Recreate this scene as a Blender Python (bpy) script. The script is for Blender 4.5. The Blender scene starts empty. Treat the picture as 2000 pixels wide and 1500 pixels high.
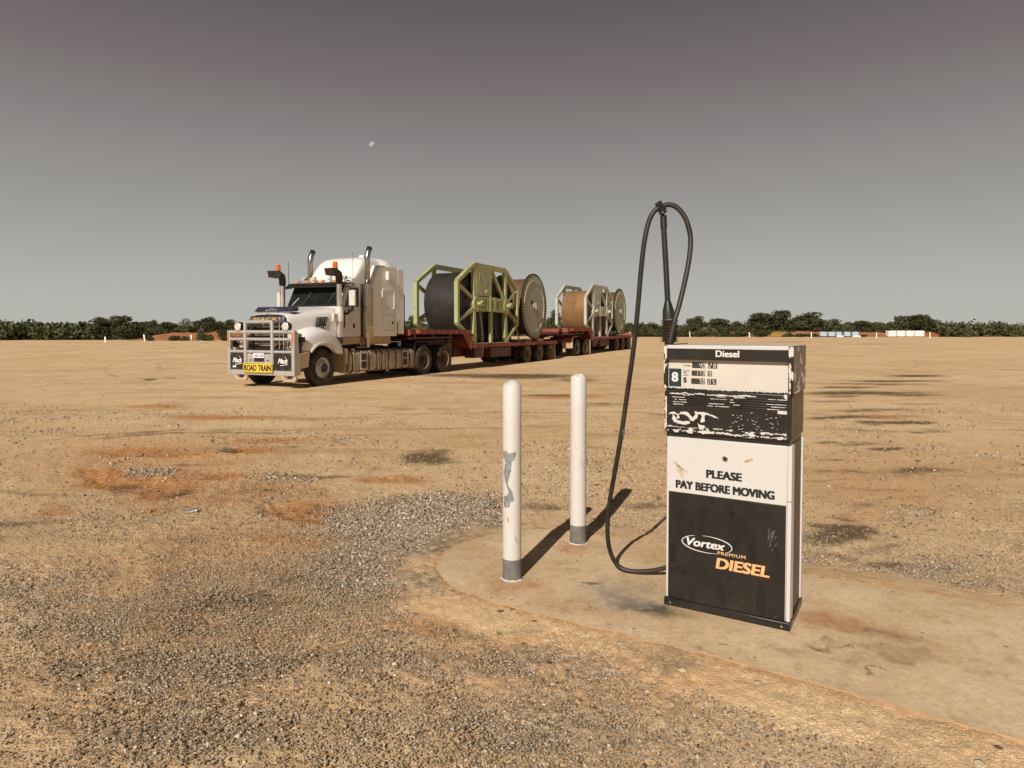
import bpy, bmesh, math, random
import numpy as np
from mathutils import Vector, Matrix
R = math.radians
random.seed(7)
SC = bpy.context.scene
C = SC.collection

# ------------------------------------------------------------------ camera, world, sun, exposure
F_PX = 1300.0
PITCH = math.atan(44 / 1300.0)
EYE = 1.54
cam = bpy.data.cameras.new('camera'); cam_o = bpy.data.objects.new('camera', cam); C.objects.link(cam_o)
cam.sensor_width = 36.0; cam.lens = 36.0 * F_PX / 2000.0
cam.shift_y = -(750 - 689) / 2000.0
cam.clip_start = 0.05; cam.clip_end = 20000
cam_o.location = (0, 0, EYE); cam_o.rotation_euler = (R(90) - PITCH, 0, 0)
SC.camera = cam_o

SUN_EL, SUN_AZ = R(33.5), R(20.5)        # shadows fall away from the viewer, to the right
world = bpy.data.worlds.new('World'); SC.world = world; world.use_nodes = True
wn = world.node_tree; wn.nodes.clear()
w_out = wn.nodes.new('ShaderNodeOutputWorld'); w_bg = wn.nodes.new('ShaderNodeBackground')
sky = wn.nodes.new('ShaderNodeTexSky'); sky.sky_type = 'NISHITA'; sky.sun_disc = False
sky.sun_elevation = SUN_EL; sky.sun_rotation = R(200.5); sky.dust_density = 1.0; sky.air_density = 1.0; sky.ozone_density = 1.0
bw = wn.nodes.new('ShaderNodeRGBToBW'); wn.links.new(sky.outputs[0], bw.inputs[0])
# the dry, dusty sky of the photo: grey, paler towards the horizon, darker and slightly mauve overhead
tc = wn.nodes.new('ShaderNodeTexCoord'); sx = wn.nodes.new('ShaderNodeSeparateXYZ'); wn.links.new(tc.outputs['Generated'], sx.inputs[0])
ramp = wn.nodes.new('ShaderNodeValToRGB'); wn.links.new(sx.outputs[2], ramp.inputs[0]); re_ = ramp.color_ramp.elements
SKY = [(0.0, (0.475, 0.475, 0.435)), (0.045, (0.455, 0.453, 0.42)), (0.11, (0.385, 0.378, 0.358)), (0.19, (0.305, 0.293, 0.284)), (0.34, (0.182, 0.156, 0.155)), (0.44, (0.115, 0.099, 0.099)), (0.54, (0.04, 0.035, 0.036)), (1.0, (0.010, 0.009, 0.010))]
re_[0].position = 0; re_[1].position = 1
for p, c in SKY[1:-1]: re_.new(p)
for e_, (p, c) in zip(re_, SKY): e_.position = p; e_.color = (*c, 1)
up = wn.nodes.new('ShaderNodeMix'); up.data_type = 'RGBA'; up.blend_type = 'MULTIPLY'; up.inputs[0].default_value = 1.0; up.inputs[7].default_value = (10, 10, 10, 1)
wn.links.new(ramp.outputs[0], up.inputs[6])
tint = wn.nodes.new('ShaderNodeMix'); tint.data_type = 'RGBA'; tint.inputs[0].default_value = 0.03
wn.links.new(up.outputs[2], tint.inputs[6]); wn.links.new(bw.outputs[0], tint.inputs[7])
wn.links.new(tint.outputs[2], w_bg.inputs[0]); w_bg.inputs[1].default_value = 0.10
wn.links.new(w_bg.outputs[0], w_out.inputs[0])

sun = bpy.data.lights.new('sun', 'SUN'); sun.energy = 4.8; sun.angle = R(0.5); sun.color = (1.0, 0.925, 0.845)
sun_o = bpy.data.objects.new('sun', sun); C.objects.link(sun_o)
to_sun = Vector((-math.sin(SUN_AZ) * math.cos(SUN_EL), -math.cos(SUN_AZ) * math.cos(SUN_EL), math.sin(SUN_EL)))
sun_o.rotation_euler = to_sun.to_track_quat('Z', 'Y').to_euler()
sun_o.location = (-10, -20, 30)
SC.view_settings.view_transform = 'Standard'; SC.view_settings.look = 'None'
SC.view_settings.exposure = 0.0; SC.view_settings.gamma = 1.0
SC.render.engine = 'CYCLES'
SC.render.resolution_x = 1024; SC.render.resolution_y = 768

# ------------------------------------------------------------------ helpers: photo pixel <-> point on the ground
def ray(px, py):
    x = (px - 1000) / F_PX; y = -(py - 689) / F_PX
    c, s = math.cos(PITCH), math.sin(PITCH)
    return Vector((x, c + y * s, -s + y * c))
def on_ground(px, py, z=0.0):
    r = ray(px, py); t = (z - EYE) / r.z
    return Vector((0, 0, EYE)) + r * t
def at_depth(px, py, Y):
    r = ray(px, py); return Vector((0, 0, EYE)) + r * (Y / r.y)
def rise(Y):                                            # the lot climbs a hand's breadth beyond the truck
    t = min(1, max(0, (Y - 30) / 18.0)); return 0.15 * t * t * (3 - 2 * t)

# ------------------------------------------------------------------ helpers: materials
def new_mat(name):
    m = bpy.data.materials.new(name); m.use_nodes = True
    nt = m.node_tree; b = nt.nodes['Principled BSDF']
    return m, nt, b
def N(nt, kind, **kw):
    n = nt.nodes.new(kind)
    for k, v in kw.items(): setattr(n, k, v)
    return n
def L(nt, a, b): nt.links.new(a, b)
def coords(nt): return N(nt, 'ShaderNodeTexCoord').outputs['Object']
def noise(nt, co, scale, detail=3, rough=0.55, stretch=None):
    n = N(nt, 'ShaderNodeTexNoise'); n.inputs['Scale'].default_value = scale
    n.inputs['Detail'].default_value = detail; n.inputs['Roughness'].default_value = rough
    if stretch:
        mp = N(nt, 'ShaderNodeMapping'); mp.inputs['Scale'].default_value = stretch
        L(nt, co, mp.inputs[0]); co = mp.outputs[0]
    L(nt, co, n.inputs['Vector']); return n.outputs['Fac']
def mrange(nt, v, a, b, c=0.0, d=1.0, smooth=False):
    n = N(nt, 'ShaderNodeMapRange')
    if smooth: n.interpolation_type = 'SMOOTHSTEP'
    for i, x in enumerate((a, b, c, d)): n.inputs[i + 1].default_value = x
    L(nt, v, n.inputs[0]); return n.outputs[0]
def mixc(nt, f, a, b, mode='MIX'):
    n = N(nt, 'ShaderNodeMix'); n.data_type = 'RGBA'; n.blend_type = mode
    for sock, v in ((n.inputs[0], f), (n.inputs[6], a), (n.inputs[7], b)):
        if isinstance(v, (int, float)): sock.default_value = v
        elif isinstance(v, tuple): sock.default_value = v if len(v) == 4 else (*v, 1)
        else: L(nt, v, sock)
    return n.outputs[2]
def mth(nt, op, a, b=0.0):
    n = N(nt, 'ShaderNodeMath', operation=op)
    for s, v in ((n.inputs[0], a), (n.inputs[1], b)):
        if isinstance(v, (int, float)): s.default_value = v
        else: L(nt, v, s)
    return n.outputs[0]
def bump(nt, b, h, strength=0.3, dist=0.01):
    n = N(nt, 'ShaderNodeBump'); n.inputs['Strength'].default_value = strength; n.inputs['Distance'].default_value = dist
    L(nt, h, n.inputs['Height']); L(nt, n.outputs[0], b.inputs['Normal'])
DUST = (0.40, 0.27, 0.15)
def simple(name, col, rough=0.5, metal=0.0, var=0.12, dust=0.0, scale=4.0, spec=0.5, bmp=0.0, dcol=DUST, stretch=None):
    """paint, metal or rubber with patchy tone, patchy dust and an uneven gloss"""
    m, nt, b = new_mat(name); co = coords(nt)
    n1 = noise(nt, co, scale, 5, 0.6, stretch)
    lo = tuple(c * (1 - var) for c in col); hi = tuple(min(1, c * (1 + var)) for c in col)
    c = mixc(nt, mrange(nt, n1, 0.3, 0.7), lo, hi)
    if dust > 0:
        n2 = noise(nt, co, scale * 0.7 + 1.3, 8, 0.65, stretch)
        f = mth(nt, 'MULTIPLY', mrange(nt, n2, 0.35, 0.72), dust)
        c = mixc(nt, f, c, dcol)
        L(nt, mrange(nt, f, 0, 1, rough, 0.9), b.inputs['Roughness'])
        if metal: L(nt, mrange(nt, f, 0, 1, metal, 0.0), b.inputs['Metallic'])
    else:
        L(nt, mrange(nt, n1, 0.2, 0.8, max(0.02, rough * 0.8), min(1, rough * 1.2)), b.inputs['Roughness'])
        b.inputs['Metallic'].default_value = metal
    b.inputs['Specular IOR Level'].default_value = spec
    L(nt, c, b.inputs['Base Color'])
    if bmp: bump(nt, b, noise(nt, co, scale * 12, 3), bmp, 0.004)
    return m
def rusty(name, col, rust=(0.16, 0.06, 0.025), amount=0.5, rough=0.6, scale=5, dust=0.3, stretch=None):
    m, nt, b = new_mat(name); co = coords(nt)
    n1 = noise(nt, co, scale, 8, 0.7, stretch); n2 = noise(nt, co, scale * 0.35, 4, 0.6)
    c = mixc(nt, mrange(nt, n2, 0.3, 0.7), tuple(x * 0.85 for x in col), tuple(min(1, x * 1.12) for x in col))
    c = mixc(nt, mth(nt, 'MULTIPLY', mrange(nt, n1, 0.55, 0.66), amount), c, rust)
    c = mixc(nt, mth(nt, 'MULTIPLY', mrange(nt, noise(nt, co, scale * 0.6, 6), 0.4, 0.75), dust), c, DUST)
    L(nt, c, b.inputs['Base Color']); b.inputs['Roughness'].default_value = rough
    bump(nt, b, n1, 0.15, 0.005)
    return m
def glass(name, col, rough=0.05):
    m, nt, b = new_mat(name); co = coords(nt)
    L(nt, mixc(nt, mrange(nt, noise(nt, co, 2.5, 4), 0.45, 0.8), col, tuple(x * 1.8 + 0.006 for x in col)), b.inputs['Base Color'])
    b.inputs['Roughness'].default_value = rough; b.inputs['Specular IOR Level'].default_value = 0.6
    return m

M = {}
M['white_paint'] = simple('white truck paint', (0.74, 0.72, 0.69), 0.3, var=0.04, dust=0.10, scale=1.2)
M['white_dusty'] = simple('dusty white paint', (0.62, 0.58, 0.53), 0.45, var=0.06, dust=0.35, scale=2.0)
M['exhaust'] = simple('dark chrome stack', (0.40, 0.375, 0.34), 0.2, 1.0, var=0.25, dust=0.1, scale=3)  # chrome darkened in colour to stand in for darker reflections
M['chrome'] = simple('chrome', (0.72, 0.70, 0.66), 0.16, 1.0, var=0.08, dust=0.12)
M['steel'] = simple('polished steel', (0.62, 0.60, 0.56), 0.3, 1.0, var=0.1, dust=0.2)
M['alloy'] = simple('brushed alloy', (0.46, 0.445, 0.41), 0.5, 0.4, var=0.06, dust=0.12)
M['tank'] = simple('dusty alloy tank', (0.42, 0.36, 0.28), 0.55, 0.35, var=0.12, dust=0.75, scale=2.2, dcol=(0.36, 0.24, 0.14))
M['tan_metal'] = simple('dust coated metal', (0.46, 0.34, 0.22), 0.75, var=0.15, dust=0.5, scale=5)
M['rubber'] = simple('tyre rubber', (0.014, 0.012, 0.011), 0.8, var=0.3, dust=0.16, scale=5, bmp=0.15)
M['rim_dust'] = simple('dusty wheel rim', (0.26, 0.165, 0.095), 0.8, var=0.15, dust=0.4, scale=6)
M['black'] = simple('black plastic', (0.012, 0.011, 0.0105), 0.45, var=0.3, dust=0.05, scale=6)
M['black_steel'] = simple('black chassis steel', (0.010, 0.008, 0.007), 0.7, var=0.4, dust=0.08, scale=3)
M['navy'] = simple('navy tinted plastic', (0.035, 0.033, 0.06), 0.2, var=0.2)
M['grille_grey'] = simple('grey grille panel', (0.12, 0.12, 0.135), 0.35, 0.3, var=0.15)
M['gold'] = simple('gold letters', (0.62, 0.45, 0.12), 0.35, 0.3, var=0.08)
M['yellow_sign'] = simple('yellow sign', (0.85, 0.58, 0.06), 0.45, var=0.04)
M['letter_black'] = simple('black lettering', (0.012, 0.012, 0.012), 0.5, var=0.2)
M['letter_white'] = simple('white lettering', (0.68, 0.66, 0.63), 0.5, var=0.05)
M['plate_white'] = simple('white number plate', (0.70, 0.68, 0.72), 0.4, var=0.05)
M['plate_blue'] = simple('pale blue plate letters', (0.22, 0.22, 0.35), 0.5, var=0.1)
M['amber'] = simple('amber lens', (0.75, 0.20, 0.015), 0.2, var=0.25, scale=30)
M['orange_lens'] = simple('orange beacon lens', (0.62, 0.13, 0.015), 0.22, var=0.35, scale=25)
M['lamp_glass'] = simple('lamp glass', (0.72, 0.68, 0.58), 0.12, 0.25, var=0.15, scale=18)
M['glass'] = glass('dark glass', (0.012, 0.013, 0.013))
M['red'] = rusty('red oxide trailer paint', (0.085, 0.015, 0.009), rust=(0.04, 0.02, 0.012), amount=0.6, scale=4, dust=0.08)
M['red_bright'] = rusty('red trailer edge', (0.24, 0.042, 0.022), rust=(0.08, 0.035, 0.02), amount=0.6, scale=6, dust=0.14)
M['green'] = rusty('pale green frame paint', (0.37, 0.395, 0.185), rust=(0.17, 0.12, 0.05), amount=0.55, scale=3.2, dust=0.14)
M['green_grey'] = rusty('faded green grey frame paint', (0.46, 0.47, 0.40), rust=(0.15, 0.11, 0.07), amount=0.6, scale=3.2, dust=0.2)
M['belt_black'] = simple('black belt rubber', (0.012, 0.010, 0.0095), 0.68, var=0.4, dust=0.05, scale=2.4, bmp=0.1)
M['belt_brown'] = rusty('rust brown belt rubber', (0.10, 0.048, 0.02), rust=(0.045, 0.024, 0.014), amount=0.7, scale=1.6, dust=0.15, rough=0.8, stretch=(0.5, 5, 0.5))
M['disc_grey'] = rusty('grey flange plate', (0.35, 0.34, 0.295), rust=(0.13, 0.11, 0.085), amount=0.6, scale=1.4, dust=0.15)
M['rim_green'] = rusty('pale flange paint', (0.42, 0.44, 0.29), rust=(0.15, 0.12, 0.07), amount=0.5, scale=4, dust=0.2)
M['chain'] = simple('rusty chain', (0.12, 0.06, 0.04), 0.7, 0.2, var=0.3, scale=20)
M['timber'] = simple('grey timber', (0.34, 0.22, 0.11), 0.85, var=0.25, scale=6, stretch=(1, 8, 8))
M['pump_white'] = simple('pump white enamel', (0.59, 0.575, 0.55), 0.38, var=0.03, dust=0.10, scale=5)
M['pump_cream'] = simple('aged display face', (0.60, 0.56, 0.49), 0.4, var=0.04, dust=0.22, scale=6, dcol=(0.50, 0.39, 0.26))
M['pump_black'] = simple('pump black film', (0.019, 0.0165, 0.015), 0.30, var=0.3, dust=0.02, scale=9, spec=0.4)
M['pump_side'] = simple('bronze side panel', (0.095, 0.066, 0.038), 0.4, 0.25, var=0.22, dust=0.35, scale=3.5, dcol=(0.15, 0.10, 0.055))
M['teal_dark'] = simple('dark teal plate', (0.012, 0.035, 0.042), 0.35, var=0.1)
M['lcd'] = simple('dark display window', (0.045, 0.042, 0.038), 0.25, var=0.15)
M['lcd_lit'] = simple('pale display digits', (0.66, 0.64, 0.56), 0.5, var=0.05)
M['peach'] = simple('peach lettering', (0.76, 0.42, 0.19), 0.5, var=0.04)
M['peach_thin'] = simple('dull peach lettering', (0.62, 0.36, 0.19), 0.5, var=0.04)
M['primer'] = simple('bare primer', (0.60, 0.57, 0.52), 0.6, var=0.08, scale=30)
M['scuff'] = simple('brown scuff', (0.46, 0.32, 0.16), 0.7, var=0.3, scale=40)
M['hose'] = simple('black hose rubber', (0.016, 0.013, 0.011), 0.5, var=0.3, dust=0.07, scale=11)
M['spring'] = simple('dusty bellows', (0.05, 0.036, 0.026), 0.55, 0.35, var=0.3, dust=0.16, scale=20)
M['bollard'] = simple('cream white bollard paint', (0.62, 0.595, 0.55), 0.5, var=0.04, dust=0.12, scale=7, bmp=0.12)
M['bollard_grey'] = simple('grey bollard base', (0.15, 0.145, 0.135), 0.65, var=0.25, dust=0.15, scale=18, bmp=0.2)
M['galv'] = simple('bare grey pipe', (0.26, 0.26, 0.26), 0.6, 0.2, var=0.35, scale=45)
M['post_white'] = simple('white marker post', (0.78, 0.76, 0.70), 0.6, var=0.05)
M['poly_blue'] = simple('pale blue plastic', (0.42, 0.52, 0.58), 0.3, var=0.2, scale=1.5)
M['bag_white'] = simple('white woven bag', (0.80, 0.75, 0.70), 0.8, var=0.06, scale=3)
M['rack_yellow'] = simple('yellow steel rack', (0.42, 0.30, 0.07), 0.6, var=0.2)
M['bark'] = simple('bark', (0.10, 0.075, 0.05), 0.9, var=0.3, scale=8)
M['can'] = simple('crushed can', (0.45, 0.42, 0.46), 0.35, 0.6, var=0.5, scale=35)

# ------------------------------------------------------------------ helpers: mesh
class MB:
    def __init__(self): self.bm = bmesh.new()
    def v(self, p): return self.bm.verts.new(p)
    def f(self, vs):
        try: return self.bm.faces.new(vs)
        except ValueError: return None
    def box(self, x0, x1, y0, y1, z0, z1):
        return self.loft([[(x0, y0, z0), (x1, y0, z0), (x1, y1, z0), (x0, y1, z0)], [(x0, y0, z1), (x1, y0, z1), (x1, y1, z1), (x0, y1, z1)]])
    def loft(self, rings, closed=True, caps=True, loop=False):
        vs = [[self.v(p) for p in r] for r in rings]; n = len(vs[0]); k = len(vs)
        for i in range(k if loop else k - 1):
            a, b = vs[i], vs[(i + 1) % k]
            for j in range(n if closed else n - 1):
                self.f([a[j], a[(j + 1) % n], b[(j + 1) % n], b[j]])
        if caps and closed and not loop: self.f(vs[0][::-1]); self.f(vs[-1])
        return self
    def prism(self, pts, axis, a, b):
        def P(p, t):
            return {'x': (t, p[0], p[1]), 'y': (p[0], t, p[1]), 'z': (p[0], p[1], t)}[axis]
        return self.loft([[P(p, a) for p in pts], [P(p, b) for p in pts]])
    def tube(self, path, r, n=10, caps=True, radii=None):
        path = [Vector(p) for p in path]; rings = []; ref = None
        for i, p in enumerate(path):
            t = (path[min(i + 1, len(path) - 1)] - path[max(i - 1, 0)]).normalized()
            if ref is None:
                ref = t.orthogonal().normalized()
            else:
                ref = (ref - t * ref.dot(t)); ref = ref.normalized() if ref.length > 1e-6 else t.orthogonal().normalized()
            s = t.cross(ref); rr = radii[i] if radii else r
            rings.append([p + (ref * math.cos(q) + s * math.sin(q)) * rr for q in [2 * math.pi * j / n for j in range(n)]])
        return self.loft(rings, True, caps)
    def cyl(self, p0, p1, r, n=16, r2=None):
        return self.tube([p0, p1], r, n, True, [r, r if r2 is None else r2])
    def bar(self, p0, p1, w, h, up=(0, 1, 0), w2=None):
        """rectangular bar: h along up, w across"""
        p0, p1, up = Vector(p0), Vector(p1), Vector(up); t = (p1 - p0).normalized()
        s = t.cross(up).normalized(); u = s.cross(t).normalized(); w2 = w if w2 is None else w2
        rings = []
        for p, ww in ((p0, w), (p1, w2)):
            rings.append([p + s * (a * ww / 2) + u * (b * h / 2) for a, b in ((-1, -1), (1, -1), (1, 1), (-1, 1))])
        return self.loft(rings)
    def lathe(self, prof, origin, axis='y', n=32, caps=False):
        """prof: list of (radius, offset along axis)"""
        o = Vector(origin); ax = {'x': Vector((1, 0, 0)), 'y': Vector((0, 1, 0)), 'z': Vector((0, 0, 1))}[axis]
        a = {'x': Vector((0, 1, 0)), 'y': Vector((1, 0, 0)), 'z': Vector((1, 0, 0))}[axis]; b = ax.cross(a)
        rings = [[o + ax * t + (a * math.cos(q) + b * math.sin(q)) * r for q in [2 * math.pi * j / n for j in range(n)]] for r, t in prof]
        return self.loft(rings, True, caps)
    def poly(self, pts):                                   # filled flat polygon from 3-D points
        return self.f([self.v(p) for p in pts])
    def ball(self, c, r, sub=2):
        r = r if isinstance(r, tuple) else (r, r, r)
        bmesh.ops.create_icosphere(self.bm, subdivisions=sub, radius=1, matrix=Matrix.Translation(c) @ Matrix.Diagonal((*r, 1))); return self
    def add_mesh(self, me, mat):
        b2 = bmesh.new(); b2.from_mesh(me); b2.transform(mat); t = bpy.data.meshes.new('t'); b2.to_mesh(t); b2.free()
        self.bm.from_mesh(t); bpy.data.meshes.remove(t); return self
    SPLIT = {'bolt', 'brace', 'roof_shoulder', 'mirror_arm', 'catch', 'mud_flap', 'tail_lamp', 'corner_bolt', 'air_line', 'axle_stub', 'lens', 'panel_seam'}
    def build(self, name, mat, parent=None, **k):
        if name not in MB.SPLIT: return self.build_one(name, mat, parent, **k)
        left = set(self.bm.verts); out = None
        while left:                                      # one object for each loose piece
            seed = left.pop(); isl = {seed}; todo = [seed]
            while todo:
                for e in todo.pop().link_edges:
                    for q in e.verts:
                        if q not in isl: isl.add(q); todo.append(q)
            left -= isl; self.bm.verts.index_update(); idx = {v.index for v in isl}; b2 = self.bm.copy()
            bmesh.ops.delete(b2, geom=[v for i, v in enumerate(b2.verts) if i not in idx], context='VERTS')
            t = MB(); t.bm.free(); t.bm = b2; o = t.build_one(name, mat, parent, **k); out = out or o
        self.bm.free(); return out
    def build_one(self, name, mat, parent=None, bevel=0.0, smooth=True, fixn=True, solid=0.0, subsurf=0, segs=2, angle=35):
        if fixn: bmesh.ops.recalc_face_normals(self.bm, faces=self.bm.faces)
        me = bpy.data.meshes.new(name); self.bm.to_mesh(me); self.bm.free()
        if isinstance(mat, str): mat = M[mat]
        me.materials.append(mat)
        if smooth and len(me.polygons):
            me.shade_smooth(); me.set_sharp_from_angle(angle=R(angle))
        o = bpy.data.objects.new(name, me); C.objects.link(o)
        if parent: o.parent = parent
        if solid:
            q = o.modifiers.new('solid', 'SOLIDIFY'); q.thickness = solid; q.offset = 0
        if subsurf:
            q = o.modifiers.new('sub', 'SUBSURF'); q.levels = subsurf; q.render_levels = subsurf
        if bevel:
            q = o.modifiers.new('bevel', 'BEVEL'); q.width = bevel; q.segments = segs; q.limit_method = 'ANGLE'; q.angle_limit = R(40)
            q.harden_normals = False
        return o
def tag(o, label=None, cat=None, group=None, kind=None):
    if label: o['label'] = label
    if cat: o['category'] = cat
    if group: o['group'] = group
    if kind: o['kind'] = kind
    return o
def thing(name, label, cat, loc=(0, 0, 0), rotz=0.0, group=None):
    o = bpy.data.objects.new(name, None); C.objects.link(o); o.empty_display_size = 0.3
    o.location = loc; o.rotation_euler = (0, 0, rotz)
    return tag(o, label, cat, group)
def copy_tree(o, parent=None):
    c = o.copy(); C.objects.link(c)
    if parent: c.parent = parent
    for ch in list(o.children): copy_tree(ch, c)
    return c
FONT = None
def text_mesh(body, offset=0.0, shear=0.0, extrude=0.0, spacing=1.0):
    cu = bpy.data.curves.new('t', 'FONT'); cu.body = body; cu.size = 1; cu.offset = offset; cu.shear = shear; cu.extrude = extrude; cu.space_character = spacing
    cu.resolution_u = 4
    o = bpy.data.objects.new('t', cu); C.objects.link(o)
    dg = bpy.context.evaluated_depsgraph_get()
    me = bpy.data.meshes.new_from_object(o.evaluated_get(dg)); bpy.data.objects.remove(o); bpy.data.curves.remove(cu)
    return me
def lettering(name, body, mat, parent, origin, right, up, width, height, offset=0.0, shear=0.0, spacing=1.0, thick=0.0012, bold=0.0):
    """letters fitted into width x height, lower left corner at origin, standing proud by thick; bold thickens strokes (share of height)"""
    me = text_mesh(body, offset, shear, 0.02, spacing)
    co = np.empty(len(me.vertices) * 3); me.vertices.foreach_get('co', co); co = co.reshape(-1, 3)
    mn, mx = co.min(0), co.max(0); bx = bold * height
    u0 = bx + (co[:, 0] - mn[0]) / (mx[0] - mn[0]) * (width - 2 * bx); v0 = bx * 0.5 + (co[:, 1] - mn[1]) / (mx[1] - mn[1]) * (height - bx)
    Rg, Up = Vector(right).normalized(), Vector(up).normalized(); Nn = Rg.cross(Up)
    bm = bmesh.new(); steps = [(0, 0)] if not bold else [(-1, 0.5), (1, -0.5), (-1, -0.5), (1, 0.5), (0, 0)]
    for i, (dx, dy) in enumerate(steps):
        u = u0 + dx * bx; v = v0 + dy * bx; w = (co[:, 2] > 0) * (thick + i * 0.00012) + 0.00002 * i
        out = np.array(origin)[None] + u[:, None] * np.array(Rg)[None] + v[:, None] * np.array(Up)[None] + w[:, None] * np.array(Nn)[None]
        m2 = me.copy(); m2.vertices.foreach_set('co', out.ravel()); m2.update(); bm.from_mesh(m2); bpy.data.meshes.remove(m2)
    bpy.data.meshes.remove(me); me = bpy.data.meshes.new(name); bm.to_mesh(me); bm.free()
    me.materials.append(M[mat] if isinstance(mat, str) else mat)
    o = bpy.data.objects.new(name, me); C.objects.link(o); o.parent = parent
    return o
def catmull(pts, k=8):
    pts = [Vector(p) for p in pts]; out = []
    for i in range(len(pts) - 1):
        p0, p1, p2, p3 = pts[max(i - 1, 0)], pts[i], pts[i + 1], pts[min(i + 2, len(pts) - 1)]
        for j in range(k):
            t = j / k
            out.append(0.5 * ((2 * p1) + (p2 - p0) * t + (2 * p0 - 5 * p1 + 4 * p2 - p3) * t * t + (3 * p1 - p0 - 3 * p2 + p3) * t ** 3))
    out.append(pts[-1]); return out
rng = np.random.default_rng(11)
LAT = rng.random((256, 256))
def vnoise(x, y):
    xi = np.floor(x).astype(int); yi = np.floor(y).astype(int); fx = x - xi; fy = y - yi
    fx = fx * fx * (3 - 2 * fx); fy = fy * fy * (3 - 2 * fy)
    g = lambda a, b: LAT[a & 255, b & 255]
    return (g(xi, yi) * (1 - fx) + g(xi + 1, yi) * fx) * (1 - fy) + (g(xi, yi + 1) * (1 - fx) + g(xi + 1, yi + 1) * fx) * fy
def fbm(x, y, o=4, gain=0.5):
    s = 0; a = 1; t = 0
    for k in range(o):
        s = s + a * vnoise(x * 2 ** k + 17 * k, y * 2 ** k + 31 * k); t += a; a *= gain
    return s / t

# ------------------------------------------------------------------ ground
def project(X, Y, Z):
    c, s = math.cos(PITCH), math.sin(PITCH); z = Z - EYE
    Fd = Y * c - z * s; U = Y * s + z * c
    return 1000 + F_PX * X / Fd, 689 - F_PX * U / Fd
# patches of the lot, as centre and radii on the photo's ground, then fixed to the ground itself
ORANGE = [(440, 970, 290, 44, 0.40), (680, 1050, 150, 40, 0.30), (480, 1130, 480, 190, 0.26), (300, 900, 330, 80, 0.30), (1720, 960, 220, 110, 0.26), (1150, 1330, 520, 110, 0.26), (900, 860, 300, 50, 0.18), (250, 1320, 300, 120, 0.24), (330, 940, 190, 36, 0.42), (270, 950, 110, 14, 1.0), (345, 968, 60, 12, 1.0), (430, 935, 70, 8, 0.7), (610, 1008, 85, 26, 1.0), (560, 1060, 70, 18, 0.45), (180, 935, 60, 22, 0.8),
          (260, 885, 130, 10, 0.7), (480, 880, 90, 8, 0.6), (420, 815, 150, 6, 0.55), (300, 795, 90, 5, 0.5), (520, 860, 120, 7, 0.5), (760, 940, 110, 12, 0.45),
          (960, 890, 160, 12, 0.22), (1100, 775, 130, 5, 0.5), (1250, 960, 110, 30, 0.22), (420, 1180, 150, 26, 0.35), (520, 1240, 120, 30, 0.4), (760, 1240, 160, 30, 0.35),
          (1000, 1260, 150, 30, 0.3), (1700, 815, 110, 5, 0.5), (1660, 1000, 90, 14, 0.35), (330, 1000, 60, 10, 0.5), (700, 1000, 50, 14, 0.6), (120, 1000, 70, 18, 0.4)]
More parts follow.
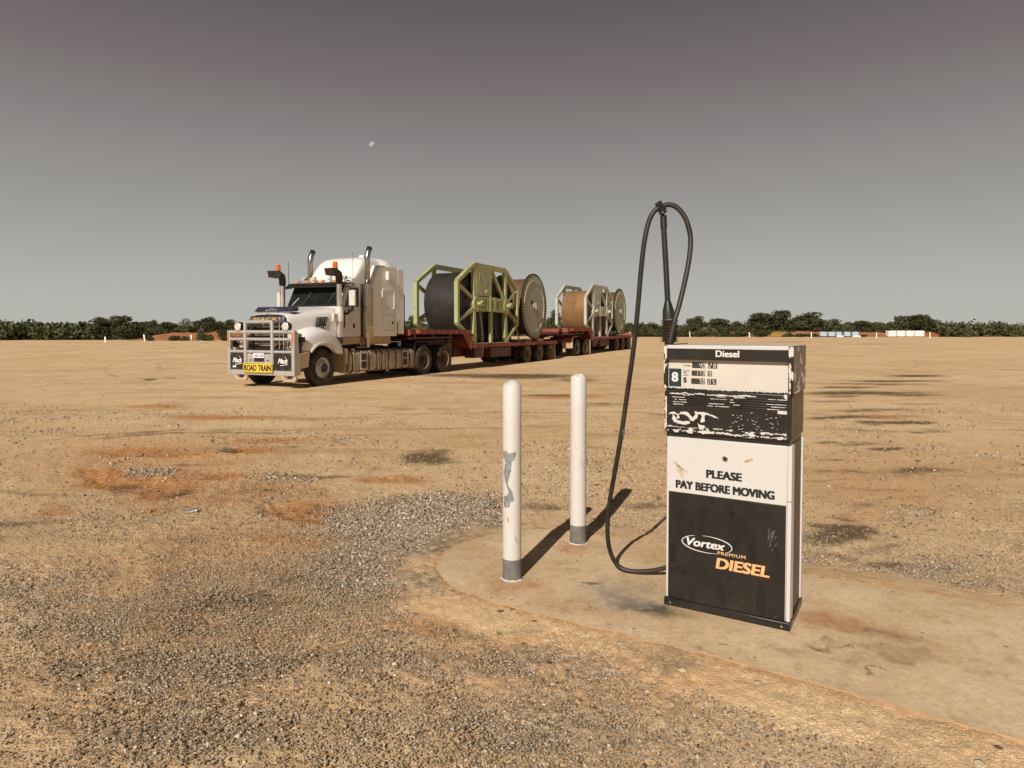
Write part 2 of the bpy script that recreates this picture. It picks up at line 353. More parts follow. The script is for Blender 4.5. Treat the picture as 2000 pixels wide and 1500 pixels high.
STAIN = [(420, 1190, 280, 62, 0.30), (640, 1120, 120, 40, 0.30), (260, 1290, 200, 50, 0.26), (700, 1270, 200, 40, 0.22), (1700, 750, 140, 2, 0.55), (1640, 774, 60, 2, 0.6), (1800, 789, 60, 2, 0.5), (1730, 800, 120, 2, 0.55), (1800, 845, 60, 3, 0.5), (1620, 865, 50, 2.5, 0.55), (1700, 840, 60, 2, 0.5), (1660, 925, 70, 4, 0.45), (1740, 955, 80, 4, 0.4), (1790, 970, 40, 4, 0.5), (1640, 1010, 50, 5, 0.5), (1720, 1070, 70, 8, 0.45), (600, 820, 80, 2, 0.35), (700, 850, 90, 2, 0.3), (820, 800, 120, 2, 0.35), (1050, 830, 90, 2.5, 0.35), (1150, 870, 60, 3, 0.4), (480, 965, 60, 4, 0.4), (520, 1000, 8, 30, 0.5), (410, 1060, 120, 10, 0.3), (300, 1120, 100, 14, 0.3), (870, 1240, 120, 12, 0.35), (1000, 1230, 90, 10, 0.35), (640, 1290, 130, 18, 0.4), (250, 1250, 90, 18, 0.35), (843, 892, 66, 15, 0.75), (432, 881, 22, 4, 1.3), (1650, 1035, 75, 18, 0.95), (1600, 1046, 70, 12, 0.8), (1690, 1095, 60, 12, 0.6), (1620, 1085, 50, 16, 0.4),
         (1010, 735, 150, 5, 0.75), (900, 733, 90, 4, 0.6), (1130, 742, 60, 4, 0.5), (1080, 772, 90, 3, 0.5), (1180, 790, 70, 3, 0.5), (1740, 744, 120, 2.5, 0.6), (1650, 757, 70, 2.5, 0.6),
         (1790, 734, 60, 2.5, 0.8), (1680, 768, 130, 4, 0.7), (1780, 772, 80, 3, 0.6), (1620, 783, 60, 2, 0.5), (1680, 803, 60, 2.5, 0.5), (1640, 817, 80, 3, 0.8), (1760, 826, 90, 4, 0.85),
         (1750, 878, 40, 3, 0.9), (1700, 868, 60, 5, 0.4), (1640, 900, 60, 3, 0.5), (1800, 920, 50, 5, 0.6), (1690, 985, 40, 5, 0.5), (1755, 1045, 12, 3.5, 1.2), (1620, 940, 60, 3, 0.4),
         (460, 1170, 130, 22, 0.55), (350, 1230, 130, 26, 0.45), (560, 1130, 90, 20, 0.5), (640, 1080, 60, 22, 0.35), (780, 985, 60, 7, 0.35), (620, 935, 60, 4, 0.5), (350, 965, 45, 8, 0.6), (230, 948, 70, 6, 0.55),
         (620, 995, 40, 8, 0.45), (290, 742, 14, 3, 0.7), (330, 738, 20, 2, 0.5), (830, 975, 130, 5, 0.3), (1050, 985, 60, 8, 0.5), (1270, 985, 60, 10, 0.5), (560, 872, 70, 3, 0.4), (1290, 810, 70, 2.5, 0.4),
         (900, 1290, 200, 26, 0.3), (700, 1190, 90, 18, 0.35), (1430, 740, 90, 3, 0.5), (380, 910, 70, 4, 0.4), (210, 1300, 120, 30, 0.3), (1550, 668, 70, 1.2, 0.4), (1700, 672, 60, 1.2, 0.4), (900, 1145, 60, 8, 0.3)]
GRIT = [(780, 1050, 170, 62, 1.1), (880, 1000, 120, 34, 1.1), (660, 1090, 80, 40, 0.9), (960, 1010, 70, 24, 1.0), (740, 1130, 110, 40, 0.8), (820, 1150, 120, 44, 0.6), (640, 1160, 90, 40, 0.5),
        (280, 925, 60, 8, 0.8), (240, 1320, 140, 60, 0.75), (480, 1310, 160, 40, 0.7), (190, 1220, 60, 40, 0.6), (1750, 1110, 110, 24, 0.45), (1800, 1010, 90, 22, 0.3), (1050, 1300, 160, 60, 0.5),
        (1250, 1300, 140, 40, 0.55), (1740, 930, 60, 14, 0.2), (760, 1330, 200, 50, 0.5), (560, 940, 60, 14, 0.35), (400, 1420, 400, 70, 0.5), (1100, 1420, 300, 60, 0.5), (1560, 1100, 60, 16, 0.5), (60, 1200, 120, 90, 0.5)]
def patches(lst, px, py, warp=1.0):
    m = np.zeros_like(px)
    for cx, cy, rx, ry, a in lst:
        d = np.sqrt(((px - cx) / rx) ** 2 + ((py - cy) / ry) ** 2)
        m = np.maximum(m, a * np.clip(1.35 - d, 0, 1))
    return m
def mesh_from(name, V, Fq, mats):
    me = bpy.data.meshes.new(name); me.vertices.add(len(V)); me.vertices.foreach_set('co', V.astype(np.float32).ravel())
    k = Fq.shape[1]; me.loops.add(Fq.size); me.loops.foreach_set('vertex_index', Fq.astype(np.int32).ravel())
    me.polygons.add(len(Fq)); me.polygons.foreach_set('loop_start', np.arange(0, Fq.size, k, dtype=np.int32))
    me.polygons.foreach_set('loop_total', np.full(len(Fq), k, dtype=np.int32)); me.update(calc_edges=True); me.validate()
    for m in mats: me.materials.append(m)
    return me
def masks(X, Y, Z):
    ok = Y > 0.8
    px, py = project(X, np.where(ok, Y, 50), Z)
    wx = (fbm(X * 1.7 + 40, Y * 1.7, 5, 0.6) - 0.5); wy = (fbm(X * 1.7 + 90, Y * 1.7 + 50, 5, 0.6) - 0.5)
    sc = np.clip(1300 / np.maximum(Y, 1), 10, 400)
    px2 = px + wx * sc * 0.9; py2 = py + wy * sc * sc / 1300 * 0.75
    z = lambda l: np.where(ok, patches(l, px2, py2), 0)
    return z(ORANGE), z(STAIN), z(GRIT)
def in_poly(x, y, poly):
    c = np.zeros(len(x), bool); n = len(poly)
    for i in range(n):
        x1, y1 = poly[i]; x2, y2 = poly[(i + 1) % n]
        hit = ((y1 > y) != (y2 > y)) & (x < (x2 - x1) * (y - y1) / (y2 - y1 + 1e-12) + x1)
        c ^= hit
    return c
def build_ground():
    fan = np.radians(np.linspace(-46, 46, 640)); rest = np.radians(np.linspace(46, 314, 70))[1:-1]
    ang = np.concatenate([fan, rest])
    rad = np.concatenate([np.linspace(0.2, 2.0, 8)[:-1], 2002 / np.linspace(1000, 143, 330), 2002 / np.linspace(142, 13, 110), np.geomspace(170, 6000, 14)])
    A, Rr = np.meshgrid(ang, rad)
    X = np.sin(A) * Rr; Y = np.cos(A) * Rr
    h = (fbm(X * 0.35, Y * 0.35, 3) - 0.5) * 0.05 * np.clip(Rr / 6, 0.25, 1) * np.clip((60 - Rr) / 40, 0, 1)
    near = np.clip((22 - Rr) / 14, 0, 1)
    t = np.clip((Y - 30) / 18, 0, 1); base = 0.15 * t * t * (3 - 2 * t)
    o, s, g = masks(X, Y, base)
    fine = (fbm(X * 7, Y * 7, 4, 0.6) - 0.5) * 0.030 + (fbm(X * 26, Y * 26, 3, 0.6) - 0.5) * 0.016
    Zz = base + h + near * fine * (0.55 + 0.9 * np.clip(g, 0, 1) + 1.3 * np.clip(o, 0, 1)) - near * np.clip(o - 0.4, 0, 1) * 0.05
    near_pad = (Rr < 7) & (Y > 1)
    dpad = np.full(X.shape, 9.0)
    ex, ey = np.array([p[0] for p in edge]), np.array([p[1] for p in edge])
    sel = np.where(near_pad.ravel())[0]; xf, yf = X.ravel()[sel], Y.ravel()[sel]
    dm = np.min(np.sqrt((xf[:, None] - ex[None, ::2]) ** 2 + (yf[:, None] - ey[None, ::2]) ** 2), 1)
    df = dpad.ravel(); df[sel] = dm; dpad = df.reshape(X.shape)
    k = np.clip(1 - dpad / 0.45, 0, 1); k = k * k * (3 - 2 * k)
    Zz = np.minimum(Zz, np.where((Rr < 7), 0.024, 10)); Zz = Zz * (1 - k) + k * (0.0335 + np.clip(fine, -0.02, 0.014) * 0.6)
    ins = np.zeros(X.size, bool); ins[sel] = in_poly(xf, yf, edge); Zz = np.where(ins.reshape(X.shape) & (dpad > 0.035), np.minimum(Zz, 0.02), Zz)
    V = np.stack([X, Y, Zz], -1).reshape(-1, 3)
    nr, na = X.shape
    i = np.arange(nr - 1)[:, None] * na; j = np.arange(na)[None]; j2 = (j + 1) % na
    Fq = np.stack([i + j, i + j2, i + na + j2, i + na + j], -1).reshape(-1, 4)[:, ::-1]
    tr = np.zeros(X.shape)                               # wheel tracks: turning arcs by the orange patches, long sweeps further out
    for cx, cy, rr_, wd, am in ((-4.3, 7.6, 2.45, 0.10, 0.42), (-4.3, 7.6, 2.78, 0.10, 0.36), (-4.0, 8.2, 2.1, 0.09, 0.28), (2, -30, 40.6, 0.14, 0.30), (2, -30, 42.4, 0.14, 0.30), (-3, -26, 38.2, 0.16, 0.26), (-3, -26, 40.0, 0.16, 0.24), (14, 44, 33, 0.15, 0.26), (14, 44, 34.9, 0.15, 0.26), (-14, 50, 38, 0.15, 0.22), (-14, 50, 39.9, 0.15, 0.22)):
        dd = np.abs(np.hypot(X - cx, Y - cy) - rr_); tr = np.maximum(tr, am * np.clip(1.3 - dd / wd, 0, 1) * np.clip((fbm(X * 0.9 + cx, Y * 0.9, 4) - 0.3) * 3.2, 0, 1.2))
    s = np.maximum(s, np.where(Y > 3.5, tr, 0)); Zz = Zz - np.where(Y > 3.5, tr, 0) * 0.02 * near
    rim = np.clip(1 - dpad / 0.07, 0, 1) * (0.35 + 0.9 * fbm(X * 5, Y * 5, 3)) * (Rr < 7); s = np.maximum(s, rim * 0.32); o = np.maximum(o, np.clip(1 - dpad / 0.16, 0, 1) * 0.35 * (Rr < 7))
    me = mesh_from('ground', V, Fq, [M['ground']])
    # close the small hole under the viewer
    bm = bmesh.new(); bm.from_mesh(me); bm.verts.ensure_lookup_table()
    try: bm.faces.new([bm.verts[k] for k in range(na)][::-1])
    except ValueError: pass
    bm.to_mesh(me); bm.free()
    for nm, arr in (('orange', o), ('stain', s), ('grit', g)):
        at = me.attributes.new(nm, 'FLOAT', 'POINT'); at.data.foreach_set('value', arr.astype(np.float32).ravel())
    me.shade_smooth()
    ob = bpy.data.objects.new('ground', me); C.objects.link(ob); tag(ob, kind='structure')
def attr(nt, nm):
    a = N(nt, 'ShaderNodeAttribute'); a.attribute_name = nm; return a.outputs['Fac']
def ground_material():
    m, nt, b = new_mat('sandy lot'); co = coords(nt)
    big = noise(nt, co, 0.22, 6, 0.62); mid = noise(nt, co, 1.6, 6, 0.65); small = noise(nt, co, 17, 8, 0.72); tiny = noise(nt, co, 120, 4, 0.7)
    streak = noise(nt, co, 0.5, 6, 0.7, (0.35, 1.6, 1))
    c = mixc(nt, mrange(nt, big, 0.35, 0.65), (0.53, 0.35, 0.185), (0.63, 0.45, 0.262))
    c = mixc(nt, mrange(nt, noise(nt, co, 0.75, 6, 0.6), 0.5, 0.72, 0, 0.6), c, (0.42, 0.255, 0.11))
    c = mixc(nt, mrange(nt, mid, 0.45, 0.7, 0, 0.6), c, (0.69, 0.515, 0.30))
    c = mixc(nt, mrange(nt, streak, 0.55, 0.68, 0, 0.7), c, (0.36, 0.215, 0.095))
    o = mth(nt, 'MULTIPLY', attr(nt, 'orange'), mrange(nt, mid, 0.2, 0.6, 0.55, 1.1)); o = mrange(nt, o, 0.03, 0.6, 0, 0.92, True)
    c = mixc(nt, o, c, mixc(nt, mrange(nt, small, 0.35, 0.65), (0.30, 0.105, 0.028), (0.56, 0.27, 0.09)))
    g = mth(nt, 'MULTIPLY', attr(nt, 'grit'), mrange(nt, mid, 0.25, 0.65, 0.6, 1.15)); g = mrange(nt, g, 0.15, 0.7, 0, 1, True)
    c = mixc(nt, mth(nt, 'MULTIPLY', g, 0.85), c, mixc(nt, mrange(nt, small, 0.35, 0.65), (0.15, 0.11, 0.07), (0.40, 0.31, 0.21)))
    s = mth(nt, 'MULTIPLY', attr(nt, 'stain'), mrange(nt, noise(nt, co, 5, 6, 0.7), 0.25, 0.65, 0.45, 1.2)); s = mrange(nt, s, 0.05, 0.62, 0, 0.95, True)
    c = mixc(nt, s, c, (0.12, 0.078, 0.038))
    # gravel grains: cell tone, and gaps darkened in colour as shade between grains
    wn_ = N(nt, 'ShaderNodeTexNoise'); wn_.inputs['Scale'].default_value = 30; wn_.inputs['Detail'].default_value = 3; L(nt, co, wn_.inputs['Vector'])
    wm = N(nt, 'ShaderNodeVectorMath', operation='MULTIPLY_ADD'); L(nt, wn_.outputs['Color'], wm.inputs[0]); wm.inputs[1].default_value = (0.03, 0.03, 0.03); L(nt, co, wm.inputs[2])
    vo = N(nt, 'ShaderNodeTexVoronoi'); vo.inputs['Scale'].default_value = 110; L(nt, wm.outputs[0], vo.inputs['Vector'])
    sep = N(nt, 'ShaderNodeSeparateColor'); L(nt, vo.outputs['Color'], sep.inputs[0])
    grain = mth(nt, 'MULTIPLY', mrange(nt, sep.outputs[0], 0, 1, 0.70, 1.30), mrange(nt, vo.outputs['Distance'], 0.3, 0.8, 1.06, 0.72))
    vo2 = N(nt, 'ShaderNodeTexVoronoi'); vo2.inputs['Scale'].default_value = 17; L(nt, co, vo2.inputs['Vector'])
    sep2 = N(nt, 'ShaderNodeSeparateColor'); L(nt, vo2.outputs['Color'], sep2.inputs[0])
    peb = mth(nt, 'MULTIPLY', mrange(nt, sep2.outputs[0], 0.90, 0.93), mrange(nt, vo2.outputs['Distance'], 0.34, 0.26))
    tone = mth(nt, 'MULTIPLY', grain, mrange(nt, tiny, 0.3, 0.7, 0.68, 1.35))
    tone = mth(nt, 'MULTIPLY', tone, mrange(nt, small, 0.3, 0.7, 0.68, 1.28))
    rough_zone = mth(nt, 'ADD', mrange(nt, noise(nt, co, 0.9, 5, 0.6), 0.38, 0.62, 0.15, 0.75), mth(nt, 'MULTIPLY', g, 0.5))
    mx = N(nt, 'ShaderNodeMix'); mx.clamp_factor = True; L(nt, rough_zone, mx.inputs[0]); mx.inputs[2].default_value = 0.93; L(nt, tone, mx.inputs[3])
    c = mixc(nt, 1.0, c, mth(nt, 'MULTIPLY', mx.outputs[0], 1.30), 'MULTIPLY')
    pebc = mixc(nt, mrange(nt, sep2.outputs[1], 0.3, 0.5), (0.10, 0.07, 0.045), (0.68, 0.56, 0.40))
    c = mixc(nt, mth(nt, 'MULTIPLY', peb, 0.8), c, pebc)
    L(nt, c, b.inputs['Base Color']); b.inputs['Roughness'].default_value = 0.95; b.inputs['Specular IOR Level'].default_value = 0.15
    hgt = mth(nt, 'ADD', mth(nt, 'MULTIPLY', small, 1.0), mth(nt, 'MULTIPLY', mrange(nt, vo.outputs['Distance'], 0, 0.8, 1, 0), 0.22))
    hgt = mth(nt, 'ADD', hgt, mth(nt, 'MULTIPLY', peb, 0.5))
    hgt = mth(nt, 'ADD', hgt, mth(nt, 'MULTIPLY', tiny, 0.45)); bump(nt, b, hgt, 0.8, 0.014)
    return m
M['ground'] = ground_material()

# the concrete pad under the pump
SLAB_FAR = [(-0.48, 4.15), (-0.48, 4.31), (-0.42, 4.54), (-0.29, 4.71), (-0.15, 4.85), (0.08, 4.95), (0.19, 4.985), (0.38, 4.94), (0.6, 4.83), (0.86, 4.69), (1.30, 4.39), (1.81, 4.05), (1.98, 3.96), (2.13, 3.88), (2.39, 3.73), (3.2, 3.24)]
SLAB_NEAR = [(-0.42, 3.95), (-0.29, 3.79), (-0.11, 3.65), (0.07, 3.53), (0.19, 3.46), (0.51, 3.27), (0.62, 3.2), (0.85, 3.06), (1.05, 2.95), (1.16, 2.88), (1.25, 2.81), (2.2, 2.15)]
def blob(nt, co, cx, cy, rx, ry, rot=0, soft=0.6):
    mp = N(nt, 'ShaderNodeMapping'); mp.vector_type = 'TEXTURE'
    mp.inputs['Location'].default_value = (cx, cy, 0); mp.inputs['Rotation'].default_value = (0, 0, R(rot)); mp.inputs['Scale'].default_value = (rx, ry, 1000)
    L(nt, co, mp.inputs[0]); ln = N(nt, 'ShaderNodeVectorMath', operation='LENGTH'); L(nt, mp.outputs[0], ln.inputs[0])
    return mrange(nt, ln.outputs['Value'], 1.0 - soft, 1.0 + soft, 1, 0, True)
def slab_material():
    m, nt, b = new_mat('weathered concrete'); co = coords(nt)
    wv = N(nt, 'ShaderNodeTexNoise'); wv.inputs['Scale'].default_value = 6; wv.inputs['Detail'].default_value = 5; L(nt, co, wv.inputs['Vector'])
    sb = N(nt, 'ShaderNodeVectorMath', operation='MULTIPLY_ADD'); L(nt, wv.outputs['Color'], sb.inputs[0]); sb.inputs[1].default_value = (0.34, 0.34, 0); L(nt, co, sb.inputs[2])
    off = N(nt, 'ShaderNodeVectorMath', operation='SUBTRACT'); L(nt, sb.outputs[0], off.inputs[0]); off.inputs[1].default_value = (0.17, 0.17, 0)
    wc = off.outputs[0]
    big = noise(nt, co, 1.7, 6, 0.65); fine = noise(nt, co, 40, 5, 0.7); mid = noise(nt, co, 9, 6, 0.7)
    c = mixc(nt, mrange(nt, big, 0.35, 0.65), (0.55, 0.38, 0.21), (0.70, 0.53, 0.335))
    c = mixc(nt, mrange(nt, mid, 0.52, 0.70, 0, 0.5), c, (0.30, 0.20, 0.105))
    for cx, cy, rx, ry, rot, col, a in ((0.0, 3.89, 0.20, 0.15, 0, (0.42, 0.20, 0.09), 0.65), (0.44, 4.56, 0.16, 0.11, 0, (0.42, 0.20, 0.09), 0.6),
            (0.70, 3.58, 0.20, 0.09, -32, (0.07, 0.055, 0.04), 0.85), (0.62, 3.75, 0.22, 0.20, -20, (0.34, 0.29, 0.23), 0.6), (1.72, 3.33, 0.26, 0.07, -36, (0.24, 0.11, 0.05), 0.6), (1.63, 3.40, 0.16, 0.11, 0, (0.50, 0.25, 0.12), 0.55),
            (1.37, 3.06, 0.22, 0.035, -20, (0.26, 0.16, 0.08), 0.4), (1.75, 3.05, 0.3, 0.05, -15, (0.30, 0.18, 0.09), 0.5), (-0.1, 4.25, 0.4, 0.35, 20, (0.50, 0.33, 0.19), 0.4), (0.35, 3.55, 0.4, 0.1, -30, (0.40, 0.22, 0.11), 0.35),
            (0.47, 3.93, 0.05, 0.025, 0, (0.10, 0.07, 0.04), 0.8), (1.46, 3.14, 0.05, 0.02, 0, (0.10, 0.07, 0.045), 0.5), (1.55, 3.08, 0.03, 0.012, 0, (0.10, 0.07, 0.045), 0.5), (1.6, 2.9, 0.025, 0.010, 0, (0.10, 0.07, 0.04), 0.55), (1.05, 3.16, 0.03, 0.014, 0, (0.07, 0.05, 0.03), 0.8)):
        f = mth(nt, 'MULTIPLY', blob(nt, wc, cx, cy, rx, ry, rot), a)
        f = mth(nt, 'MULTIPLY', f, mrange(nt, mid, 0.3, 0.6, 0.35, 1.15))
        c = mixc(nt, f, c, col)
    tone = mrange(nt, fine, 0.3, 0.7, 0.82, 1.14)
    sp = N(nt, 'ShaderNodeTexVoronoi'); sp.inputs['Scale'].default_value = 26; L(nt, co, sp.inputs['Vector'])
    ss = N(nt, 'ShaderNodeSeparateColor'); L(nt, sp.outputs['Color'], ss.inputs[0])
    spot = mth(nt, 'MULTIPLY', mrange(nt, ss.outputs[0], 0.93, 0.95), mrange(nt, sp.outputs['Distance'], 0.3, 0.2))
    c = mixc(nt, 1.0, c, tone, 'MULTIPLY'); c = mixc(nt, mth(nt, 'MULTIPLY', spot, 0.6), c, (0.10, 0.07, 0.045))
    L(nt, c, b.inputs['Base Color']); b.inputs['Roughness'].default_value = 0.9; b.inputs['Specular IOR Level'].default_value = 0.2
    bump(nt, b, mth(nt, 'ADD', fine, mid), 0.35, 0.006)
    return m
M['slab'] = slab_material()
def dense(pts, k=6): return [tuple(p)[:2] for p in catmull([(x, y, 0) for x, y in pts], k)]
edge = dense(SLAB_FAR) + dense(SLAB_NEAR[::-1])
edge = [(x + (fbm(np.array([x * 9.0]), np.array([y * 9.0]), 3)[0] - 0.5) * 0.05, y + (fbm(np.array([x * 9.0 + 50]), np.array([y * 9.0]), 3)[0] - 0.5) * 0.05) for x, y in edge]
build_ground()
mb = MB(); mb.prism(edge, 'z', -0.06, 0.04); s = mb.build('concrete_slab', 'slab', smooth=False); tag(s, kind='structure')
s.data.materials.append(simple('darkened dirty concrete edge', (0.40, 0.26, 0.14), 0.95, var=0.3, scale=9))  # dirt brown, darkened to hold back the sunlit brightness of the sides
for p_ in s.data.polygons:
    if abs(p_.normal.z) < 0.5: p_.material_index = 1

# gravel: loose stones over the near lot, too many to count
def stone_material():
    m, nt, b = new_mat('gravel stone'); co = coords(nt)
    geo = N(nt, 'ShaderNodeNewGeometry'); rp = geo.outputs['Random Per Island']
    cr = N(nt, 'ShaderNodeValToRGB'); e = cr.color_ramp.elements
    e[0].position = 0; e[0].color = (0.10, 0.075, 0.052, 1); e[1].position = 1; e[1].color = (0.68, 0.58, 0.46, 1)
    for p, col in ((0.3, (0.31, 0.22, 0.135, 1)), (0.6, (0.42, 0.32, 0.21, 1)), (0.87, (0.42, 0.365, 0.295, 1))):
        q = e.new(p); q.color = col
    L(nt, rp, cr.inputs[0])
    L(nt, mixc(nt, 1.0, cr.outputs[0], mrange(nt, noise(nt, co, 60, 3), 0.3, 0.7, 0.8, 1.15), 'MULTIPLY'), b.inputs['Base Color'])
    b.inputs['Roughness'].default_value = 0.9; b.inputs['Specular IOR Level'].default_value = 0.2
    return m
M['stone'] = stone_material()
def build_gravel():
    n = 900000
    py = rng.uniform(700, 1540, n); px = rng.uniform(-60, 2060, n)
    Y = 2002 / (py - 645); X = (px - 1000) / F_PX * Y
    o, s, g = masks(X, Y, np.zeros(n))
    # equal chance per square metre: weight samples by ground area they stand for
    area = Y ** 3
    dens = 50 + 6400 * np.clip(g - 0.1, 0, 0.8) + 230 * np.clip(fbm(X * 1.3, Y * 1.3, 4) - 0.48, 0, 1) * 8
    dens = dens * np.clip((15 - Y) / 10, 0.03, 1)
    w = area * dens; keep = rng.random(n) < np.clip(w / np.percentile(w, 99) * 0.62, 0, 1)
    inside = in_poly(X, Y, edge); keep &= ~inside | (rng.random(n) < 0.008)
    X, Y, g, inside = X[keep], Y[keep], g[keep], inside[keep]
    m2 = 420000; py2 = rng.uniform(880, 1560, m2); Y2 = 2002 / (py2 - 645); X2 = rng.uniform(-0.80, 0.80, m2) * Y2
    zone = np.clip((fbm(X2 * 1.1 + 9, Y2 * 1.1, 5, 0.6) - 0.34) * 5, 0.34, 1)
    zone = zone * np.clip(1.25 - (Y2 - 3.0) / 4.5, 0.12, 1); kp = rng.random(m2) < np.clip(Y2 ** 3 / 60, 0, 1) * zone; kp &= ~in_poly(X2, Y2, edge)
    X2, Y2 = X2[kp], Y2[kp]; o2, s2_, g2 = masks(X2, Y2, np.zeros(len(X2))); nbig = len(X)
    X = np.concatenate([X, X2]); Y = np.concatenate([Y, Y2]); g = np.concatenate([g, g2 * 0]); inside = np.concatenate([inside, np.zeros(len(X2), bool)])
    n = len(X)
    print('stones', nbig, n)
    size = np.clip(rng.lognormal(math.log(0.0041), 0.42, n), 0.002, 0.0125) * (1 + 0.30 * np.clip(g, 0, 1)) * np.clip(Y / 4.5, 0.8, 1.7)
    size[nbig:] = np.clip(rng.lognormal(math.log(0.0030), 0.35, n - nbig), 0.0015, 0.008)
    size = np.where(inside, 0.004, size)
    t = (1 + 5 ** 0.5) / 2
    ico = np.array([(-1, t, 0), (1, t, 0), (-1, -t, 0), (1, -t, 0), (0, -1, t), (0, 1, t), (0, -1, -t), (0, 1, -t), (t, 0, -1), (t, 0, 1), (-t, 0, -1), (-t, 0, 1)]) / math.sqrt(1 + t * t)
    fc = np.array([(0, 11, 5), (0, 5, 1), (0, 1, 7), (0, 7, 10), (0, 10, 11), (1, 5, 9), (5, 11, 4), (11, 10, 2), (10, 7, 6), (7, 1, 8), (3, 9, 4), (3, 4, 2), (3, 2, 6), (3, 6, 8), (3, 8, 9), (4, 9, 5), (2, 4, 11), (6, 2, 10), (8, 6, 7), (9, 8, 1)])
    P = ico[None] * (0.72 + 0.56 * rng.random((n, 12, 1))) * rng.uniform(0.65, 1.3, (n, 1, 3)) * np.array([1, 1, 0.75])
    th = rng.uniform(0, 2 * math.pi, n); c, s_ = np.cos(th), np.sin(th)
    Q = P.copy(); Q[:, :, 0] = P[:, :, 0] * c[:, None] - P[:, :, 1] * s_[:, None]; Q[:, :, 1] = P[:, :, 0] * s_[:, None] + P[:, :, 1] * c[:, None]
    Q *= size[:, None, None]
    zz = np.where(inside, 0.04, 0.008 + (fbm(X * 0.35, Y * 0.35, 3) - 0.5) * 0.05)
    Q += np.stack([X, Y, zz + size * 0.02], -1)[:, None]
    Fc = (fc[None] + 12 * np.arange(n)[:, None, None]).reshape(-1, 3)
    me = mesh_from('gravel', Q.reshape(-1, 3), Fc, [M['stone']])
    ob = bpy.data.objects.new('gravel', me); C.objects.link(ob)
    tag(ob, 'loose gravel stones scattered over the sandy lot around the concrete pad', 'gravel', kind='stuff')
build_gravel()

# ------------------------------------------------------------------ fuel pump
PW, PD = 0.628, 0.385
PUMP_ROT = R(-31.5)
_e1 = Vector((math.cos(PUMP_ROT), math.sin(PUMP_ROT), 0)); _e2 = Vector((-_e1.y, _e1.x, 0))
PUMP = Vector((1.3783, 3.2778, 0)) - _e1 * PW
PUMP.z = 0.04                                            # it stands on the pad; heights below are above the lot
def pump_local(P):
    d = Vector(P) - PUMP; return (d.dot(_e1), d.dot(_e2), d.z)
pump = thing('fuel_pump', 'black and white diesel pump with peeling head on concrete pad', 'fuel pump', PUMP, PUMP_ROT)
Zp = -0.04                                               # measured heights are from the lot, the pump starts on the pad
def pb(mb, x0, x1, y0, y1, z0, z1): return mb.box(x0, x1, y0, y1, z0 + Zp, z1 + Zp)
def jag(pts, amp=0.004, step=0.006, seed=0):
    rr = random.Random(seed); out = []
    for i in range(len(pts)):
        a, b2 = Vector(pts[i]), Vector(pts[(i + 1) % len(pts)]); k = max(1, int((b2 - a).length / step))
        for j in range(k):
            p = a.lerp(b2, j / k); out.append((p.x + rr.uniform(-amp, amp), p.y + rr.uniform(-amp, amp)))
    return out
def flat_patch(mb, pts, y, thick=0.0009):
    """an irregular flat chip on the front plane (x, z), standing thick proud towards the viewer"""
    vs = [mb.v((x, y - thick, z + Zp)) for x, z in pts]
    es = [mb.bm.edges.new((vs[i], vs[(i + 1) % len(vs)])) for i in range(len(vs))]
    bmesh.ops.triangle_fill(mb.bm, use_beauty=True, use_dissolve=False, edges=es)
def peel(mb, a0, a1, z0, z1, place, dens, sa=30.0, sz=30.0, cell=0.0022, seed=0.0):
    """flaked areas grown from noise: dens(a, z) in 0..1, place(a, z) gives the point on the surface"""
    na, nz = max(2, int((a1 - a0) / cell)), max(2, int((z1 - z0) / cell)); A, Zg = np.meshgrid(np.linspace(a0, a1, na + 1), np.linspace(z0, z1, nz + 1))
    Ac, Zc = (A[:-1, :-1] + A[1:, 1:]) / 2, (Zg[:-1, :-1] + Zg[1:, 1:]) / 2
    v = fbm(Ac * sa + seed, Zc * sz + seed * 1.7, 4, 0.6); ok = v > 0.78 - 0.56 * dens(Ac, Zc); vd = {}
    def g(i, j):
        if (i, j) not in vd: vd[(i, j)] = mb.v(place(A[i, j], Zg[i, j]))
        return vd[(i, j)]
    for i, j in zip(*np.where(ok)): mb.f([g(i, j), g(i, j + 1), g(i + 1, j + 1), g(i + 1, j)])
def side_patch(mb, pts, x, thick=0.0009):
    vs = [mb.v((x + thick, y, z + Zp)) for y, z in pts]
    es = [mb.bm.edges.new((vs[i], vs[(i + 1) % len(vs)])) for i in range(len(vs))]
    bmesh.ops.triangle_fill(mb.bm, use_beauty=True, use_dissolve=False, edges=es)

m = MB(); pb(m, -0.006, PW + 0.012, -0.012, PD + 0.004, 0.04, 0.081); plinth = m.build('plinth', 'pump_black', pump, bevel=0.004)
m = MB()
for x, y, z in ((0.60, -0.0135, 0.058), (0.03, -0.0135, 0.058)): m.cyl((x, y, z + Zp), (x, y + 0.004, z + Zp), 0.006, 10)
m.cyl((PW + 0.010, 0.07, 0.062 + Zp), (PW + 0.0145, 0.07, 0.062 + Zp), 0.006, 10)
m.build('bolt', 'steel', plinth)
m = MB(); pb(m, 0.0, PW - 0.012, 0.0, PD, 0.0815, 0.9645); cabinet = m.build('cabinet', 'pump_white', pump, bevel=0.005)
m = MB(); pb(m, PW - 0.0115, PW + 0.009, -0.001, 0.085, 0.0815, 0.9645); m.build('corner_post', 'pump_white', pump, bevel=0.004)
m = MB(); pb(m, PW - 0.0115, PW + 0.009, PD - 0.03, PD + 0.001, 0.0815, 0.9645); m.build('corner_post', 'pump_white', pump, bevel=0.004)
m = MB(); pb(m, PW - 0.0115, PW + 0.001, 0.0855, PD - 0.0305, 0.0815, 0.9645); m.build('side_panel', 'pump_side', pump)
m = MB(); pb(m, 0.014, PW - 0.015, -0.0045, -0.0002, 0.6665, 0.961); upper = m.build('upper_panel', 'pump_white', pump, bevel=0.0015)
